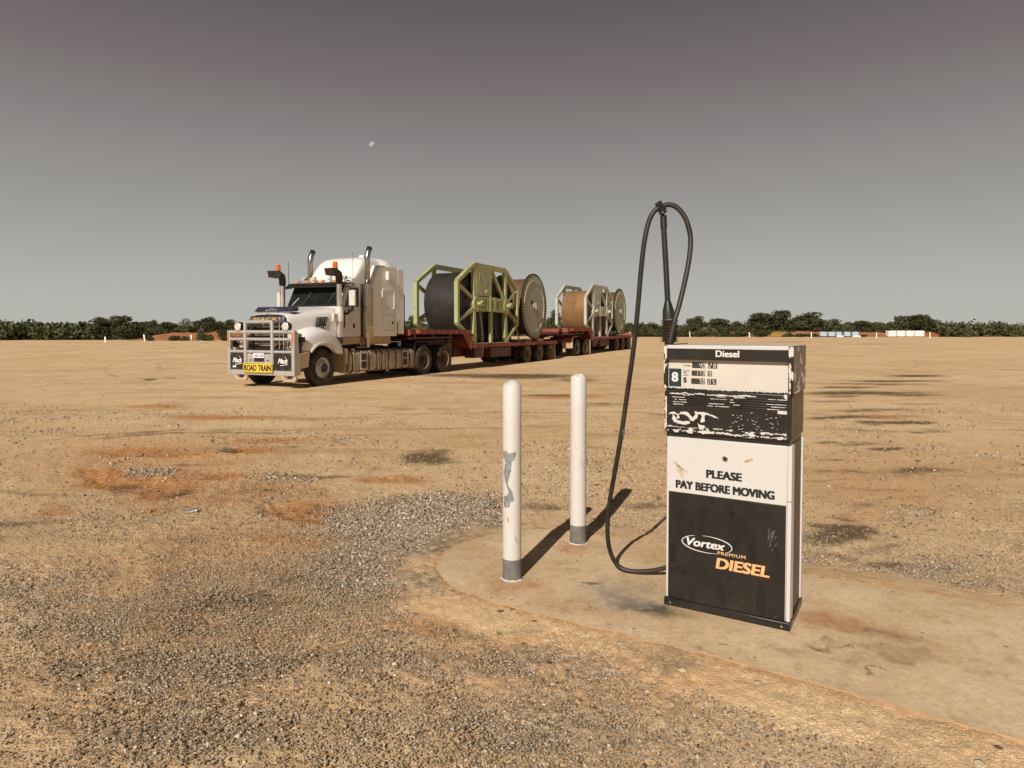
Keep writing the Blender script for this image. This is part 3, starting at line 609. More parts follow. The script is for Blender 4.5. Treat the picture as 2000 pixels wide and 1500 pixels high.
m = MB(); pb(m, 0.014, PW - 0.015, -0.0045, -0.0002, 0.0835, 0.6655); lower = m.build('lower_panel', 'pump_black', pump, bevel=0.0015)
m = MB(); pb(m, -0.004, -0.0002, 0.0, 0.05, 0.686, 0.6885); pb(m, PW - 0.011, PW + 0.0095, -0.0018, -0.0012, 0.687, 0.6895); m.build('panel_seam', 'letter_black', pump)
yF = -0.0047
lettering('lettering', 'PLEASE', 'letter_black', upper, (0.216, yF, 0.762 + Zp), (1, 0, 0), (0, 0, 1), 0.183, 0.044, bold=0.075)
lettering('lettering', 'PAY BEFORE MOVING', 'letter_black', upper, (0.053, yF, 0.689 + Zp), (1, 0, 0), (0, 0, 1), 0.506, 0.044, bold=0.075)
m = MB(); m.lathe([(0.0155, 0), (0.0155, -0.003), (0.0105, -0.004), (0.0095, 0.0)], (0.314, yF, 0.873 + Zp), 'y', 24); lk = m.build('lock', 'steel', upper)
m = MB(); m.cyl((0.314, yF, 0.873 + Zp), (0.314, yF - 0.0015, 0.873 + Zp), 0.0095, 18); m.build('keyhole', 'letter_black', upper)
m = MB(); rr = random.Random(5)
for k in range(9):
    x0 = 0.022 + rr.uniform(0, 0.03); z0 = 0.835 - rr.uniform(0, 0.02); ln = rr.uniform(0.05, 0.14); sl = rr.uniform(-0.95, -0.6) - (0.9 if k < 3 else 0)
    x1 = x0 + ln * 0.6; z1 = z0 + ln * 0.6 * sl; w = rr.uniform(0.0012, 0.004)
    if z1 < 0.69: z1 = 0.69
    flat_patch(m, jag([(x0, z0), ((x0 + x1) / 2 + w, (z0 + z1) / 2), (x1, z1), ((x0 + x1) / 2 - w * 0.5, (z0 + z1) / 2 - w)], 0.0008, 0.01, k), yF, 0.0004)
flat_patch(m, jag([(0.405, 0.868), (0.43, 0.884), (0.452, 0.888), (0.448, 0.876), (0.425, 0.862)], 0.003, 0.005, 3), yF, 0.0003)
m.build('scuff_stain', 'scuff', upper)
# emblem: word in an open oval, two lines of lettering below
def slant(x, z): return (x, z)
m = MB()
for q0, q1 in ((118, 294), (100, -38)):
    ring = []
    for k in range(37):
        q = R(q0 + (q1 - q0) * k / 36); ring.append((0.222 + 0.131 * math.cos(q), 0.407 + 0.044 * math.sin(q), 0.0007 + 0.0020 * math.sin(math.pi * k / 36)))
    for (xa, za, wa), (xb, zb, wb) in zip(ring[:-1], ring[1:]):
        nx, nz = (xa - 0.222) / 0.131 ** 2, (za - 0.407) / 0.044 ** 2; l1 = math.hypot(nx, nz); nx2, nz2 = (xb - 0.222) / 0.131 ** 2, (zb - 0.407) / 0.044 ** 2; l2 = math.hypot(nx2, nz2)
        m.poly([(xa - nx / l1 * wa, yF - 0.001, za - nz / l1 * wa + Zp), (xb - nx2 / l2 * wb, yF - 0.001, zb - nz2 / l2 * wb + Zp), (xb + nx2 / l2 * wb, yF - 0.001, zb + nz2 / l2 * wb + Zp), (xa + nx / l1 * wa, yF - 0.001, za + nz / l1 * wa + Zp)])
m.build('oval_ring', 'letter_white', lower)
lettering('lettering', 'Vortex', 'letter_white', lower, (0.115, yF, 0.388 + Zp), (1, 0, 0), (0, 0, 1), 0.203, 0.043, 0.0, 0.25, bold=0.05)
lettering('lettering', 'PREMIUM', 'peach_thin', lower, (0.280, yF, 0.364 + Zp), (1, 0, 0), (0, 0, 1), 0.142, 0.017, spacing=1.15, bold=0.05)
lettering('lettering', 'DIESEL', 'peach', lower, (0.271, yF, 0.289 + Zp), (1, 0, 0), (0, 0, 1), 0.268, 0.058, 0.0, 0.12, bold=0.06)
# water stains dried on the dark panel
M['stain_dark'] = simple('dried streak', (0.006, 0.0055, 0.005), 0.5, var=0.2, scale=30)
m = MB()
for cx, z0, z1, w, sd in ((0.36, 0.40, 0.60, 0.034, 1), (0.345, 0.57, 0.645, 0.018, 2), (0.455, 0.36, 0.50, 0.024, 3), (0.19, 0.47, 0.60, 0.022, 4), (0.14, 0.44, 0.54, 0.018, 5), (0.215, 0.565, 0.60, 0.018, 6), (0.50, 0.10, 0.26, 0.028, 7), (0.31, 0.09, 0.19, 0.018, 8), (0.04, 0.28, 0.39, 0.022, 9), (0.075, 0.22, 0.27, 0.017, 10), (0.105, 0.225, 0.265, 0.013, 11), (0.55, 0.09, 0.14, 0.02, 12), (0.245, 0.625, 0.66, 0.018, 13), (0.345, 0.23, 0.26, 0.01, 14)):
    pts = [(cx + w * math.cos(q) * (1 if math.sin(q) < 0 else 0.8), (z0 + z1) / 2 + (z1 - z0) / 2 * math.sin(q)) for q in [2 * math.pi * k / 22 for k in range(22)]]
    flat_patch(m, jag(pts, 0.0016, 0.012, sd), yF, 0.00025)
m.build('dried_stain', 'stain_dark', lower)
m = MB(); rr = random.Random(9)
for k in range(150):
    x, z = rr.uniform(0.02, 0.605), 0.09 + 0.56 * rr.random() ** 1.3; q = rr.uniform(0.0004, 0.0013)
    flat_patch(m, [(x - q, z - q), (x + q, z - q * 0.7), (x + q * 0.6, z + q), (x - q, z + q * 0.8)], yF, 0.0004)
for k in range(16):
    x, z = 0.555 + rr.uniform(-0.03, 0.012), 0.475 + rr.uniform(-0.06, 0.05); flat_patch(m, [(x, z), (x + 0.0012, z), (x + 0.010, z + 0.02), (x + 0.0085, z + 0.02)], yF, 0.0003)
tag(m.build('dust', 'galv', lower), kind='stuff')

# neck and head
m = MB(); pb(m, 0.006, PW - 0.004, 0.006, PD - 0.006, 0.965, 0.9845); m.build('neck', 'pump_black', pump)
HX0, HX1, HY0, HY1 = -0.016, PW + 0.012, -0.014, PD + 0.004
m = MB(); m.prism([(HY0 + 0.012, 0.985 + Zp), (HY1 - 0.01, 0.985 + Zp), (HY1 - 0.01, 1.221 + Zp), (HY0, 1.221 + Zp), (HY0, 1.0 + Zp)], 'x', HX0 + 0.006, HX1 - 0.012)
head = m.build('lower_head', 'pump_black', pump, bevel=0.004)
m = MB(); pb(m, HX1 - 0.0118, HX1 - 0.006, HY0 + 0.03, HY1 - 0.014, 0.992, 1.2195); m.build('side_panel', 'pump_side', pump, bevel=0.002)
m = MB()
for k in range(5): pb(m, 0.003, PW - 0.010, HY0 - 0.0045, HY0 - 0.0002, 1.1415 + k * 0.0125, 1.1475 + k * 0.0125)
m.build('rib', 'pump_black', head, bevel=0.001)
# display head: a white box frame round a recessed face
m = MB(); pb(m, HX0, 0.0025, HY0, HY1, 1.2225, 1.459); m.build('side_frame', 'pump_black', pump, bevel=0.003)
m = MB(); pb(m, PW - 0.012, HX1, HY0, HY1 + 0.004, 1.2225, 1.459); rframe = m.build('side_frame', 'pump_black', pump, bevel=0.003)
m = MB(); pb(m, 0.0028, PW - 0.0123, HY0 - 0.004, HY1, 1.441, 1.461); m.build('top_lip', 'pump_white', pump, bevel=0.003)
m = MB(); pb(m, 0.0028, PW - 0.0123, HY0 - 0.001, HY0 + 0.06, 1.383, 1.4405); band = m.build('title_band', 'pump_black', pump, bevel=0.001)
lettering('lettering', 'Diesel', 'letter_white', band, (0.262, HY0 - 0.0012, 1.401 + Zp), (1, 0, 0), (0, 0, 1), 0.119, 0.034, bold=0.045)
yD = HY0 + 0.028
m = MB(); pb(m, 0.0028, PW - 0.0123, yD, yD + 0.02, 1.2225, 1.3825); disp = m.build('display_face', 'pump_cream', pump)
m = MB(); pb(m, 0.0028, PW - 0.0123, yD + 0.0205, HY1, 1.2225, 1.4405); m.build('head_body', 'pump_white', pump)
m = MB(); pb(m, 0.006, 0.073, yD - 0.002, yD - 0.0002, 1.237, 1.333); num = m.build('number_plate', 'teal_dark', disp)
lettering('lettering', '8', 'letter_white', num, (0.021, yD - 0.0022, 1.262 + Zp), (1, 0, 0), (0, 0, 1), 0.036, 0.052, bold=0.05)
for txt, x, z, w, h in (('Litres', 0.085, 1.346, 0.038, 0.0115), ('Cents', 0.084, 1.319, 0.033, 0.010), ('Per', 0.084, 1.307, 0.021, 0.010), ('Litre', 0.084, 1.296, 0.028, 0.0085)):
    lettering('lettering', txt, 'letter_black', disp, (x, yD - 0.0002, z + Zp), (1, 0, 0), (0, 0, 1), w, h)
lettering('lettering', '$', 'letter_black', disp, (0.084, yD - 0.0002, 1.256 + Zp), (1, 0, 0), (0, 0, 1), 0.019, 0.032, bold=0.03)
SEG = {'0': 'abcdef', '1': 'bc', '2': 'abdeg', '3': 'abcdg', '4': 'bcfg', '5': 'acdfg', '6': 'acdefg', '7': 'abc', '8': 'abcdefg', '9': 'abcdfg'}
def digit(mb, ch, x, z, w, h, y):
    t = 0.0028; sk = 0.10
    def seg(x0, z0, x1, z1):
        pts = [(x0, z0), (x1, z0), (x1, z1), (x0, z1)]
        flat_patch(mb, [(x + a + b2 * sk, z + b2) for a, b2 in pts], y, 0.0006)
    d = {'a': (t, h - t, w - t, h), 'b': (w - t, h / 2 + .0006, w, h - .001), 'c': (w - t, 0.001, w, h / 2 - .0006), 'd': (t, 0, w - t, t), 'e': (0, 0.001, t, h / 2 - .0006), 'f': (0, h / 2 + .0006, t, h - .001), 'g': (t, h / 2 - t / 2, w - t, h / 2 + t / 2)}
    for sname in SEG[ch]: seg(*d[sname])
for row, (z0, z1, xs, xe, digits, dot, xd, xe2, dec) in enumerate(((1.339, 1.370, 0.131, 0.201, '  40', 1, 0.216, 0.263, '28'), (1.2975, 1.3255, 0.129, 0.200, ' 173', 1, 0.214, 0.236, '9'), (1.254, 1.284, 0.127, 0.199, '  70', 1, 0.212, 0.260, '05'))):
    m = MB(); pb(m, xs, xe, yD - 0.0012, yD - 0.0002, z0, z1); pb(m, xd, xe2, yD - 0.0012, yD - 0.0002, z0, z1); win = m.build('readout', 'lcd', disp)
    m = MB(); cw = 0.0175; hh = (z1 - z0) - 0.007
    for k, ch in enumerate(digits):
        if ch != ' ': digit(m, ch, xs + 0.0025 + k * cw, z0 + 0.0035, 0.0125, hh, yD - 0.0014)
    for k, ch in enumerate(dec): digit(m, ch, xd + 0.004 + k * 0.0225, z0 + 0.0035, 0.013, hh, yD - 0.0014)
    flat_patch(m, [((xe + xd) / 2 - .002, z0 + .001), ((xe + xd) / 2 + .002, z0 + .001), ((xe + xd) / 2 + .002, z0 + .005), ((xe + xd) / 2 - .002, z0 + .005)], yD, 0.0006)
    o = m.build('digits', 'lcd_lit', disp)
    o.data.materials.append(M['letter_black'])
m = MB(); pb(m, 0.569, 0.612, HY0 - 0.0014, HY0 - 0.0003, 1.124, 1.145); m.build('sticker', 'primer', head)
# bare patches where the black film has peeled off
m = MB(); yH = HY0 - 0.0006; rr = random.Random(21)
big = [[(0.008, 1.084), (0.025, 1.10), (0.045, 1.102), (0.062, 1.092), (0.075, 1.074), (0.068, 1.064), (0.062, 1.068), (0.060, 1.083), (0.046, 1.090), (0.036, 1.086), (0.034, 1.064), (0.045, 1.046), (0.075, 1.038), (0.105, 1.036), (0.132, 1.046), (0.128, 1.058), (0.10, 1.053), (0.072, 1.055), (0.058, 1.058), (0.055, 1.07), (0.04, 1.087), (0.02, 1.090)],
       [(0.066, 1.090), (0.082, 1.104), (0.105, 1.108), (0.122, 1.100), (0.138, 1.084), (0.146, 1.076), (0.16, 1.095), (0.155, 1.113), (0.172, 1.108), (0.20, 1.110), (0.228, 1.104), (0.255, 1.095), (0.282, 1.082), (0.262, 1.083), (0.235, 1.093), (0.212, 1.097), (0.205, 1.085), (0.208, 1.06), (0.19, 1.052), (0.186, 1.064), (0.194, 1.085), (0.188, 1.098), (0.17, 1.096), (0.172, 1.08), (0.158, 1.07), (0.15, 1.058), (0.135, 1.062), (0.125, 1.075), (0.112, 1.088), (0.09, 1.092)],
       [(0.17, 1.052), (0.186, 1.040), (0.205, 1.040), (0.212, 1.03), (0.20, 1.02), (0.18, 1.022), (0.176, 1.036)],
       [(0.215, 1.032), (0.228, 1.022), (0.24, 1.008), (0.236, 1.004), (0.222, 1.016)]]
for k, q in enumerate(big): flat_patch(m, jag(q, 0.0022, 0.007, k), yH)
fp = lambda y: (lambda a_, z_: (a_, y, z_ + Zp))
peel(m, 0.004, 0.612, 0.992, 1.028, fp(yH), lambda a_, z_: 0.20 + 0.42 * np.exp(-((z_ - 1.004) / 0.006) ** 2) + 0.12 * (a_ > 0.2), 38, 95, 0.0022, 3)
peel(m, 0.004, 0.612, 1.018, 1.026, fp(yH - 0.0001), lambda a_, z_: 0.42 * np.exp(-((z_ - 1.0225) / 0.0016) ** 2) + 0.2 * (a_ < 0.2), 16, 20, 0.0016, 9)
for k in range(34):                                     # specks
    x, z = rr.uniform(0.33, 0.60), rr.uniform(1.03, 1.12); q = rr.uniform(0.002, 0.012); a = rr.uniform(-0.6, 0.6)
    flat_patch(m, jag([(x, z), (x + q, z + q * a), (x + q, z + q * a + 0.002), (x, z + 0.0025)], 0.0008, 0.004, 300 + k), yH)
m.build('peeling_pattern', 'primer', head, smooth=False)
m = MB()
for k in range(5):
    z = 1.1415 + k * 0.0125 + 0.003
    for j in range(6):
        x = rr.choice((rr.uniform(0.005, 0.1), rr.uniform(0.2, 0.36), rr.uniform(0.2, 0.36), rr.uniform(0.5, 0.58))); w = rr.uniform(0.01, 0.07); x1 = min(0.614, x + w)
        flat_patch(m, jag([(x, z - 0.0016), (x1, z - 0.001), (x1, z + 0.0016), (x, z + 0.002)], 0.0007, 0.006, 400 + 10 * k + j), HY0 - 0.0046, 0.0006)
top_edge = [(0.004, 1.2225), (0.004, 1.232)]
for k in range(9):
    x = 0.01 + rr.random() * 0.4; x1 = x + rr.uniform(0.03, 0.12); z = 1.202 + rr.uniform(-0.004, 0.004)
    flat_patch(m, jag([(x, z), (x1, z - 0.003), (x1, z + 0.001), ((x + x1) / 2, z + 0.006), (x, z + 0.003)], 0.0016, 0.006, 500 + k), yH)
flat_patch(m, jag([(0.585, 1.2), (0.60, 1.22), (0.612, 1.221), (0.614, 1.195), (0.604, 1.2), (0.598, 1.215)], 0.002, 0.006, 77), yH)
m.build('peeling_pattern', 'primer', head, smooth=False)
# torn lower edge of the display face: dark film left on the pale sheet
m = MB(); x = 0.004; pts = [(0.004, 1.2226)]
while x < 0.612: pts.append((x, 1.2226 + 0.006 + rr.uniform(-0.0035, 0.004) - 0.004 * math.sin(x * 5))); x += 0.004
pts.append((0.612, 1.2226)); flat_patch(m, pts, yD, 0.0008); m.build('torn_film', 'pump_black', disp, smooth=False)
m = MB()
peel(m, HX0 + 0.001, 0.0015, 1.226, 1.457, fp(HY0 - 0.0006), lambda a_, z_: 0.52 + 0 * a_, 60, 26, 0.0018, 5)
peel(m, PW - 0.0115, HX1 - 0.001, 1.226, 1.457, fp(HY0 - 0.0006), lambda a_, z_: 0.36 + 0.45 * np.exp(-((a_ - (PW - 0.004)) / 0.005) ** 2), 60, 24, 0.0018, 8)
peel(m, HX0 + 0.007, 0.004, 0.99, 1.22, fp(yH), lambda a_, z_: 0.46 + 0 * a_, 80, 34, 0.0018, 13)
peel(m, HY0 + 0.004, HY1, 1.226, 1.457, lambda a_, z_: (HX1 + 0.0008, a_, z_ + Zp), lambda a_, z_: 0.26 + 0.36 * np.exp(-((a_ - 0.15) / 0.09) ** 2) * np.exp(-((z_ - 1.37) / 0.07) ** 2) + 0.25 * np.exp(-((a_ - HY0) / 0.01) ** 2), 26, 30, 0.0026, 21)
side_patch(m, jag([(0.07, 1.25), (0.10, 1.262), (0.16, 1.29), (0.20, 1.31), (0.17, 1.27), (0.12, 1.245)], 0.003, 0.008, 91), HX1)
side_patch(m, jag([(0.01, 1.2235), (0.19, 1.2235), (0.19, 1.238), (0.01, 1.232)], 0.0015, 0.008, 92), HX1)
m.build('peeling_pattern', 'primer', pump, smooth=False)
# hook and catches on the left side
m = MB(); m.box(HX0 - 0.02, HX0 - 0.0003, 0.06, 0.14, 1.12 + Zp, 1.16 + Zp); m.box(HX0 - 0.022, HX0 - 0.0003, 0.05, 0.13, 1.0 + Zp, 1.012 + Zp); m.build('catch', 'pump_black', pump, bevel=0.006)
m = MB(); m.box(-0.05, -0.0003, 0.14, 0.27, 0.86 + Zp, 1.06 + Zp); m.build('nozzle_boot', 'black', pump, bevel=0.01)

# spring mast
def pl(px, py, Y): return Vector(pump_local(at_depth(px, py, Y)))
b0 = pl(1307.5, 668, 3.67); b1 = pl(1306.2, 624, 3.67); mdir = (b1 - b0).normalized()
m = MB(); foot = Vector((b0.x, b0.y, 1.42)); m.cyl(foot, b0, 0.026, 16); base = m.build('mast_foot', 'pump_black', pump)
prof = []; Lb = (b1 - b0).length; nb = 15
for k in range(nb):
    t = k / nb * Lb; prof += [(0.036, t), (0.049, t + Lb / nb * 0.25), (0.049, t + Lb / nb * 0.45), (0.036, t + Lb / nb * 0.72)]
m = MB(); m.lathe(prof, b0, 'z', 28); m.build('bellows', 'spring', pump, angle=60)
c1 = pl(1305.8, 616, 3.67); c2 = pl(1304, 588, 3.67); r2 = pl(1296.4, 446, 3.67); r3 = pl(1295.8, 421, 3.67)
m = MB(); m.tube([b1, c1, c1.lerp(c2, 0.35), c2], 0.03, 20, True, [0.034, 0.033, 0.031, 0.017]); m.build('collar', 'black', pump)
m = MB(); m.tube([c2, c2.lerp(r2, 0.5) + Vector((0.001, 0, 0)), r2], 0.0152, 16); m.build('rod', 'black', pump)
m = MB(); m.tube([r2, r3], 0.0180, 16); m.build('rod_cap', 'black', pump)
cl = pl(1291, 406, 3.66)
def frame_box(mb, c, ax, half):
    a, b2, c2_ = [Vector(q).normalized() for q in ax]
    mb.loft([[c + a * (sx * half[0]) + b2 * (sy * half[1]) + c2_ * (sz * half[2]) for sx, sy in ((-1, -1), (1, -1), (1, 1), (-1, 1))] for sz in (-1, 1)])
_l = lambda v: Vector((Vector(v).dot(_e1), Vector(v).dot(_e2), v[2]))
hx = _l((0.85, 0, 0.52)); hz = _l((-0.52, 0, 0.85)); hy = _l((0, 1, 0))
m = MB()
for k in (-1, 0, 1): frame_box(m, cl + hx * (0.010 * k), (hx, hy, hz), (0.0035, 0.028, 0.036))
frame_box(m, cl + hz * -0.02, (hx, hy, hz), (0.02, 0.02, 0.012)); m.tube([cl - hz * 0.03, r3], 0.006, 8)
clamp = m.build('hose_clamp', 'black', pump, bevel=0.002)
m = MB()
for k in (-1, 1): m.cyl(cl - hz * 0.027 + hx * (0.012 * k) - hy * 0.024, cl - hz * 0.027 + hx * (0.012 * k) - hy * 0.031, 0.0035, 10)
m.build('bolt', 'steel', clamp)
hp = [(1311, 690, 3.60), (1308.5, 671, 3.60), (1311.8, 651.6, 3.60), (1318.4, 623, 3.60), (1326.3, 596.6, 3.61), (1336, 557, 3.62), (1344.8, 513, 3.63), (1348.8, 475.6, 3.64), (1346.6, 451, 3.645), (1338, 425, 3.65), (1322.8, 406, 3.655), (1306, 399.7, 3.66), (1291, 405, 3.66), (1278.8, 411.8, 3.66), (1267.8, 431.6, 3.665), (1259, 469, 3.67), (1252.4, 524, 3.69), (1244.7, 612, 3.72), (1236.5, 687, 3.76), (1226, 762, 3.80), (1214, 845, 3.85), (1202, 915, 3.91), (1191.5, 975, 3.97), (1186.5, 1030, 4.02), (1190, 1070, 4.06), (1203, 1100, 4.08), (1225, 1114, 4.06), (1260, 1116, 4.02), (1300, 1109, 3.97), (1322, 1097, 3.93)]
path = [pl(*q) for q in hp]
zmin = 0.018
path = [Vector((p.x, p.y, max(p.z, zmin))) for p in path]
path += [Vector((-0.03, 0.22, 0.16)), Vector((-0.022, 0.225, 0.5)), Vector((-0.022, 0.22, 0.85))]
path = [Vector((0.03, 0.0, 1.40)) if i == 0 else p for i, p in enumerate(path)]
path[0] = Vector((path[1].x + 0.002, path[1].y + 0.02, 1.43))
m = MB(); m.tube(catmull(path, 10), 0.0138, 14); hose = m.build('hose', 'hose', pump, angle=80)
q0, q1 = pl(1215.5, 838, 3.848), pl(1212, 858, 3.865)
m = MB(); m.tube([q0, q1], 0.0165, 14); m.build('coupling', 'galv', hose)
m = MB(); m.tube([b0 + Vector((0.03, -0.05, -0.012)), b0 + Vector((0.12, -0.06, -0.005))], 0.0025, 6); m.build('wire_end', 'black', pump)

# ------------------------------------------------------------------ bollards
def bollard(x, y, ztop, band, label, seed):
    b = thing('bollard', label, 'bollard', (x, y, 0.04), 0, 'pipe bollards beside the fuel pump')
    r = 0.0565; h = ztop - 0.04; rr = random.Random(seed)
    m = MB(); prof = [(r, band), (r, band + 0.3), (r, h - 0.3), (r, h - 0.004), (r * 0.97, h)]
    m.lathe(prof, (0, 0, 0), 'z', 40); pipe = m.build('pipe', 'bollard', b)
    m = MB(); m.lathe([(r * 1.006, 0.0), (r * 1.004, band * 0.5), (r * 1.003, band + rr.uniform(0, 0.002))], (0, 0, 0), 'z', 40); m.build('base_band', 'bollard_grey', b)
    m = MB(); rings = []
    for k in range(6):
        q = k / 5 * math.pi / 2; rad = r * 0.97 * math.cos(q); zz = h + 0.030 * math.sin(q)
        rings.append([(max(rad, 0.001) * math.cos(t) * (1 + rr.uniform(-0.05, 0.03)), max(rad, 0.001) * math.sin(t) * (1 + rr.uniform(-0.05, 0.03)), zz + rr.uniform(-0.004, 0.006) * (k > 0)) for t in [2 * math.pi * j / 18 for j in range(18)]])
    m.loft(rings); m.build('mortar_cap', 'bollard', b, angle=20)
    m = MB(); rings = []                                  # splashed paint and mortar at the foot
    for rad, zz in ((r + 0.001, 0.006), (r + 0.004, 0.004), (r + 0.009, 0.0004)):
        rings.append([((rad + rr.uniform(-0.004, 0.009)) * math.cos(t), (rad + rr.uniform(-0.004, 0.009)) * math.sin(t), zz) for t in [2 * math.pi * j / 40 for j in range(40)]])
    m.loft(rings, True, False); m.build('foot_splash', 'primer', b)
    return b, pipe
def chips(parent, r, z0, z1, mat, thr, seed, name='peeling_pattern'):
    ths = np.linspace(-math.pi, math.pi, 200); zs = np.arange(z0, z1, 0.003); T, Zg = np.meshgrid(ths, zs)
    v = fbm(np.cos(T) * 2.2 + 20 + seed, np.sin(T) * 2.2 + Zg * 16 + 20, 5, 0.65); ok = v > thr; m = MB(); vd = {}
    def gv(i, j):
        if (i, j) not in vd: vd[(i, j)] = m.v((r * math.sin(ths[j]), -r * math.cos(ths[j]), zs[i]))
        return vd[(i, j)]
    for i in range(len(zs) - 1):
        for j in range(len(ths) - 1):
            if ok[i, j]: m.f([gv(i, j), gv(i, j + 1), gv(i + 1, j + 1), gv(i + 1, j)])
    return m.build(name, mat, parent, angle=90)
B1, pipe1 = bollard(0.0, 3.985, 1.205, 0.125, 'white pipe bollard with a grey bare patch on its side', 1)
B2, pipe2 = bollard(0.467, 4.665, 1.20, 0.128, 'clean white pipe bollard with grey foot between hose and other bollard', 2)
chips(pipe1, 0.0570, 0.13, 0.42, 'galv', 0.775, 3); chips(pipe2, 0.0570, 0.13, 0.35, 'galv', 0.74, 11); chips(pipe1, 0.05695, 0.4, 1.15, 'scuff', 0.80, 30); chips(pipe2, 0.05695, 0.3, 1.12, 'scuff', 0.79, 44)
PATCH = [(490, 535), (515, 530), (520, 545), (545, 538), (570, 535), (560, 570), (540, 600), (535, 660), (525, 700), (520, 735), (540, 765), (553, 800), (555, 825), (535, 835), (530, 865), (500, 868), (492, 810), (525, 785), (515, 745), (500, 700), (495, 650), (505, 600), (492, 565)]
def wrap_patch(poly, parent, r, base, mat, name):
    poly = [((x - 544.5) / 57.0, 1.16 - (y - 150) / (1160 - 150) * 1.01) for x, y in poly]    # -1..1 across, height above the pad
    ths = np.linspace(-1.5, 1.5, 160); zs = np.arange(0.3, 0.95, 0.003)
    T, Zg = np.meshgrid(ths, zs); U = np.sin(T) + (fbm(T * 9, Zg * 60, 3) - 0.5) * 0.16; Z2 = Zg + (fbm(T * 9 + 30, Zg * 60, 3) - 0.5) * 0.02
    ok = in_poly(U.ravel(), Z2.ravel(), poly).reshape(T.shape)
    m = MB(); vd = {}
    def gv(i, j):
        if (i, j) not in vd:
            t = ths[j]; vd[(i, j)] = m.v((r * math.sin(t), -r * math.cos(t), zs[i]))
        return vd[(i, j)]
    for i in range(len(zs) - 1):
        for j in range(len(ths) - 1):
            if ok[i, j]: m.f([gv(i, j), gv(i, j + 1), gv(i + 1, j + 1), gv(i + 1, j)])
    return m.build(name, mat, parent, smooth=True, angle=90)
wrap_patch(PATCH, pipe1, 0.0571, 0, 'galv', 'peeling_pattern')

# ------------------------------------------------------------------ road train: local x runs back along the train, y across to its far side
TR_ANG = R(24.5)
TU = Vector((math.sin(TR_ANG), math.cos(TR_ANG), 0)); TV = Vector((-math.cos(TR_ANG), math.sin(TR_ANG), 0))
TO = Vector((-5.188, 18.336, 0)); TROT = math.atan2(TU.y, TU.x)
WC = 1.2
class VB(MB):
    """mesh builder in train coordinates, shifted to the thing's own base"""
    base = Vector((0, 0, 0))
    def v(self, p): return self.bm.verts.new((p[0] - VB.base.x, p[1] - VB.base.y, p[2] - VB.base.z))
    def ball(self, c, r, sub=2):
        return MB.ball(self, Vector(c) - VB.base, r, sub)
def vehicle(name, label, cat, l0, z0=0.0, w0=WC, group=None, gx=None):
    VB.base = Vector((l0, w0, 0))
    o = thing(name, label, cat, TO + TU * l0 + TV * w0 + Vector((0, 0, z0)), TROT, group)
    return o
def vtext(name, body, mat, parent, l, w_left, z, width, height, **k):
    """letters read from the front: they run towards smaller w"""
    return lettering(name, body, mat, parent, (l - VB.base.x, w_left - VB.base.y, z), (0, -1, 0), (0, 0, 1), width, height, **k)
def vtext_side(name, body, mat, parent, l, w, z, width, height, **k):
    return lettering(name, body, mat, parent, (l - VB.base.x, w - VB.base.y, z), (1, 0, 0), (0, 0, 1), width, height, **k)
def wheel(parent, l, w_out, sgn, Rr=0.515, width=0.28, dual=False, front=False, rimmat='rim_dust', zc=None):
    """sgn +1: outer face towards small w (near side), tyre extends to larger w"""
    z = zc if zc else Rr - 0.015
    def P(prof): return [(r, w_out + sgn * t) for r, t in prof]
    org = (l, 0, z)
    if front: rp = [(0.30, 0.02), (0.275, 0.035), (0.25, 0.06), (0.20, 0.04), (0.16, -0.005), (0.135, -0.01), (0.13, 0.02)]
    else: rp = [(0.30, 0.015), (0.275, 0.02), (0.262, 0.05), (0.255, 0.15), (0.20, 0.165), (0.13, 0.165)]
    m = VB(); m.lathe(P(rp), org, 'y', 32); m.lathe(P([(0.285, 0.04), (0.285, width - 0.03), (0.1, width - 0.05)]), org, 'y', 24)
    if dual: m.lathe(P([(0.285, width + 0.06), (0.285, 2 * width), (0.1, 2 * width)]), org, 'y', 24)
    wh = m.build('wheel', rimmat, parent)
    def tp(o): return [(0.292, o + 0.02), (0.31, o + 0.012), (0.36, o + 0.002), (Rr - 0.06, o + 0.004), (Rr - 0.02, o + 0.02), (Rr, o + 0.045), (Rr, o + 0.075), (Rr - 0.012, o + 0.08), (Rr - 0.012, o + 0.09), (Rr, o + 0.095), (Rr, o + 0.135), (Rr - 0.012, o + 0.14),
             (Rr - 0.012, o + 0.15), (Rr, o + 0.155), (Rr, o + width - 0.045), (Rr - 0.02, o + width - 0.02), (Rr - 0.08, o + width), (0.292, o + width - 0.01)]
    m = VB(); m.lathe(P(tp(0)), org, 'y', 40)
    if dual: m.lathe(P(tp(width + 0.045)), org, 'y', 40)
    m.build('tyre', 'rubber', wh)
    m = VB()
    if front:
        m.lathe(P([(0.13, 0.02), (0.125, -0.035), (0.09, -0.05), (0.03, -0.052), (0.001, -0.052)]), org, 'y', 24); m.build('hub', 'black_steel', wh)
        m = VB()
        for k in range(10):
            q = 2 * math.pi * (k + 0.3) / 10; c = (l + 0.165 * math.cos(q), w_out, z + 0.165 * math.sin(q))
            m.cyl((c[0], w_out + sgn * 0.03, c[2]), (c[0], w_out - sgn * 0.045, c[2]), 0.021, 8, 0.016)
        m.build('wheel_nuts', 'chrome', wh)
    else:
        m.lathe(P([(0.14, 0.165), (0.13, 0.06), (0.09, 0.035), (0.001, 0.035)]), org, 'y', 20)
        for k in range(10):
            q = 2 * math.pi * k / 10; m.cyl((l + 0.19 * math.cos(q), w_out + sgn * 0.165, z + 0.19 * math.sin(q)), (l + 0.19 * math.cos(q), w_out + sgn * 0.125, z + 0.19 * math.sin(q)), 0.016, 6)
        m.build('hub', 'black_steel', wh)
    return wh
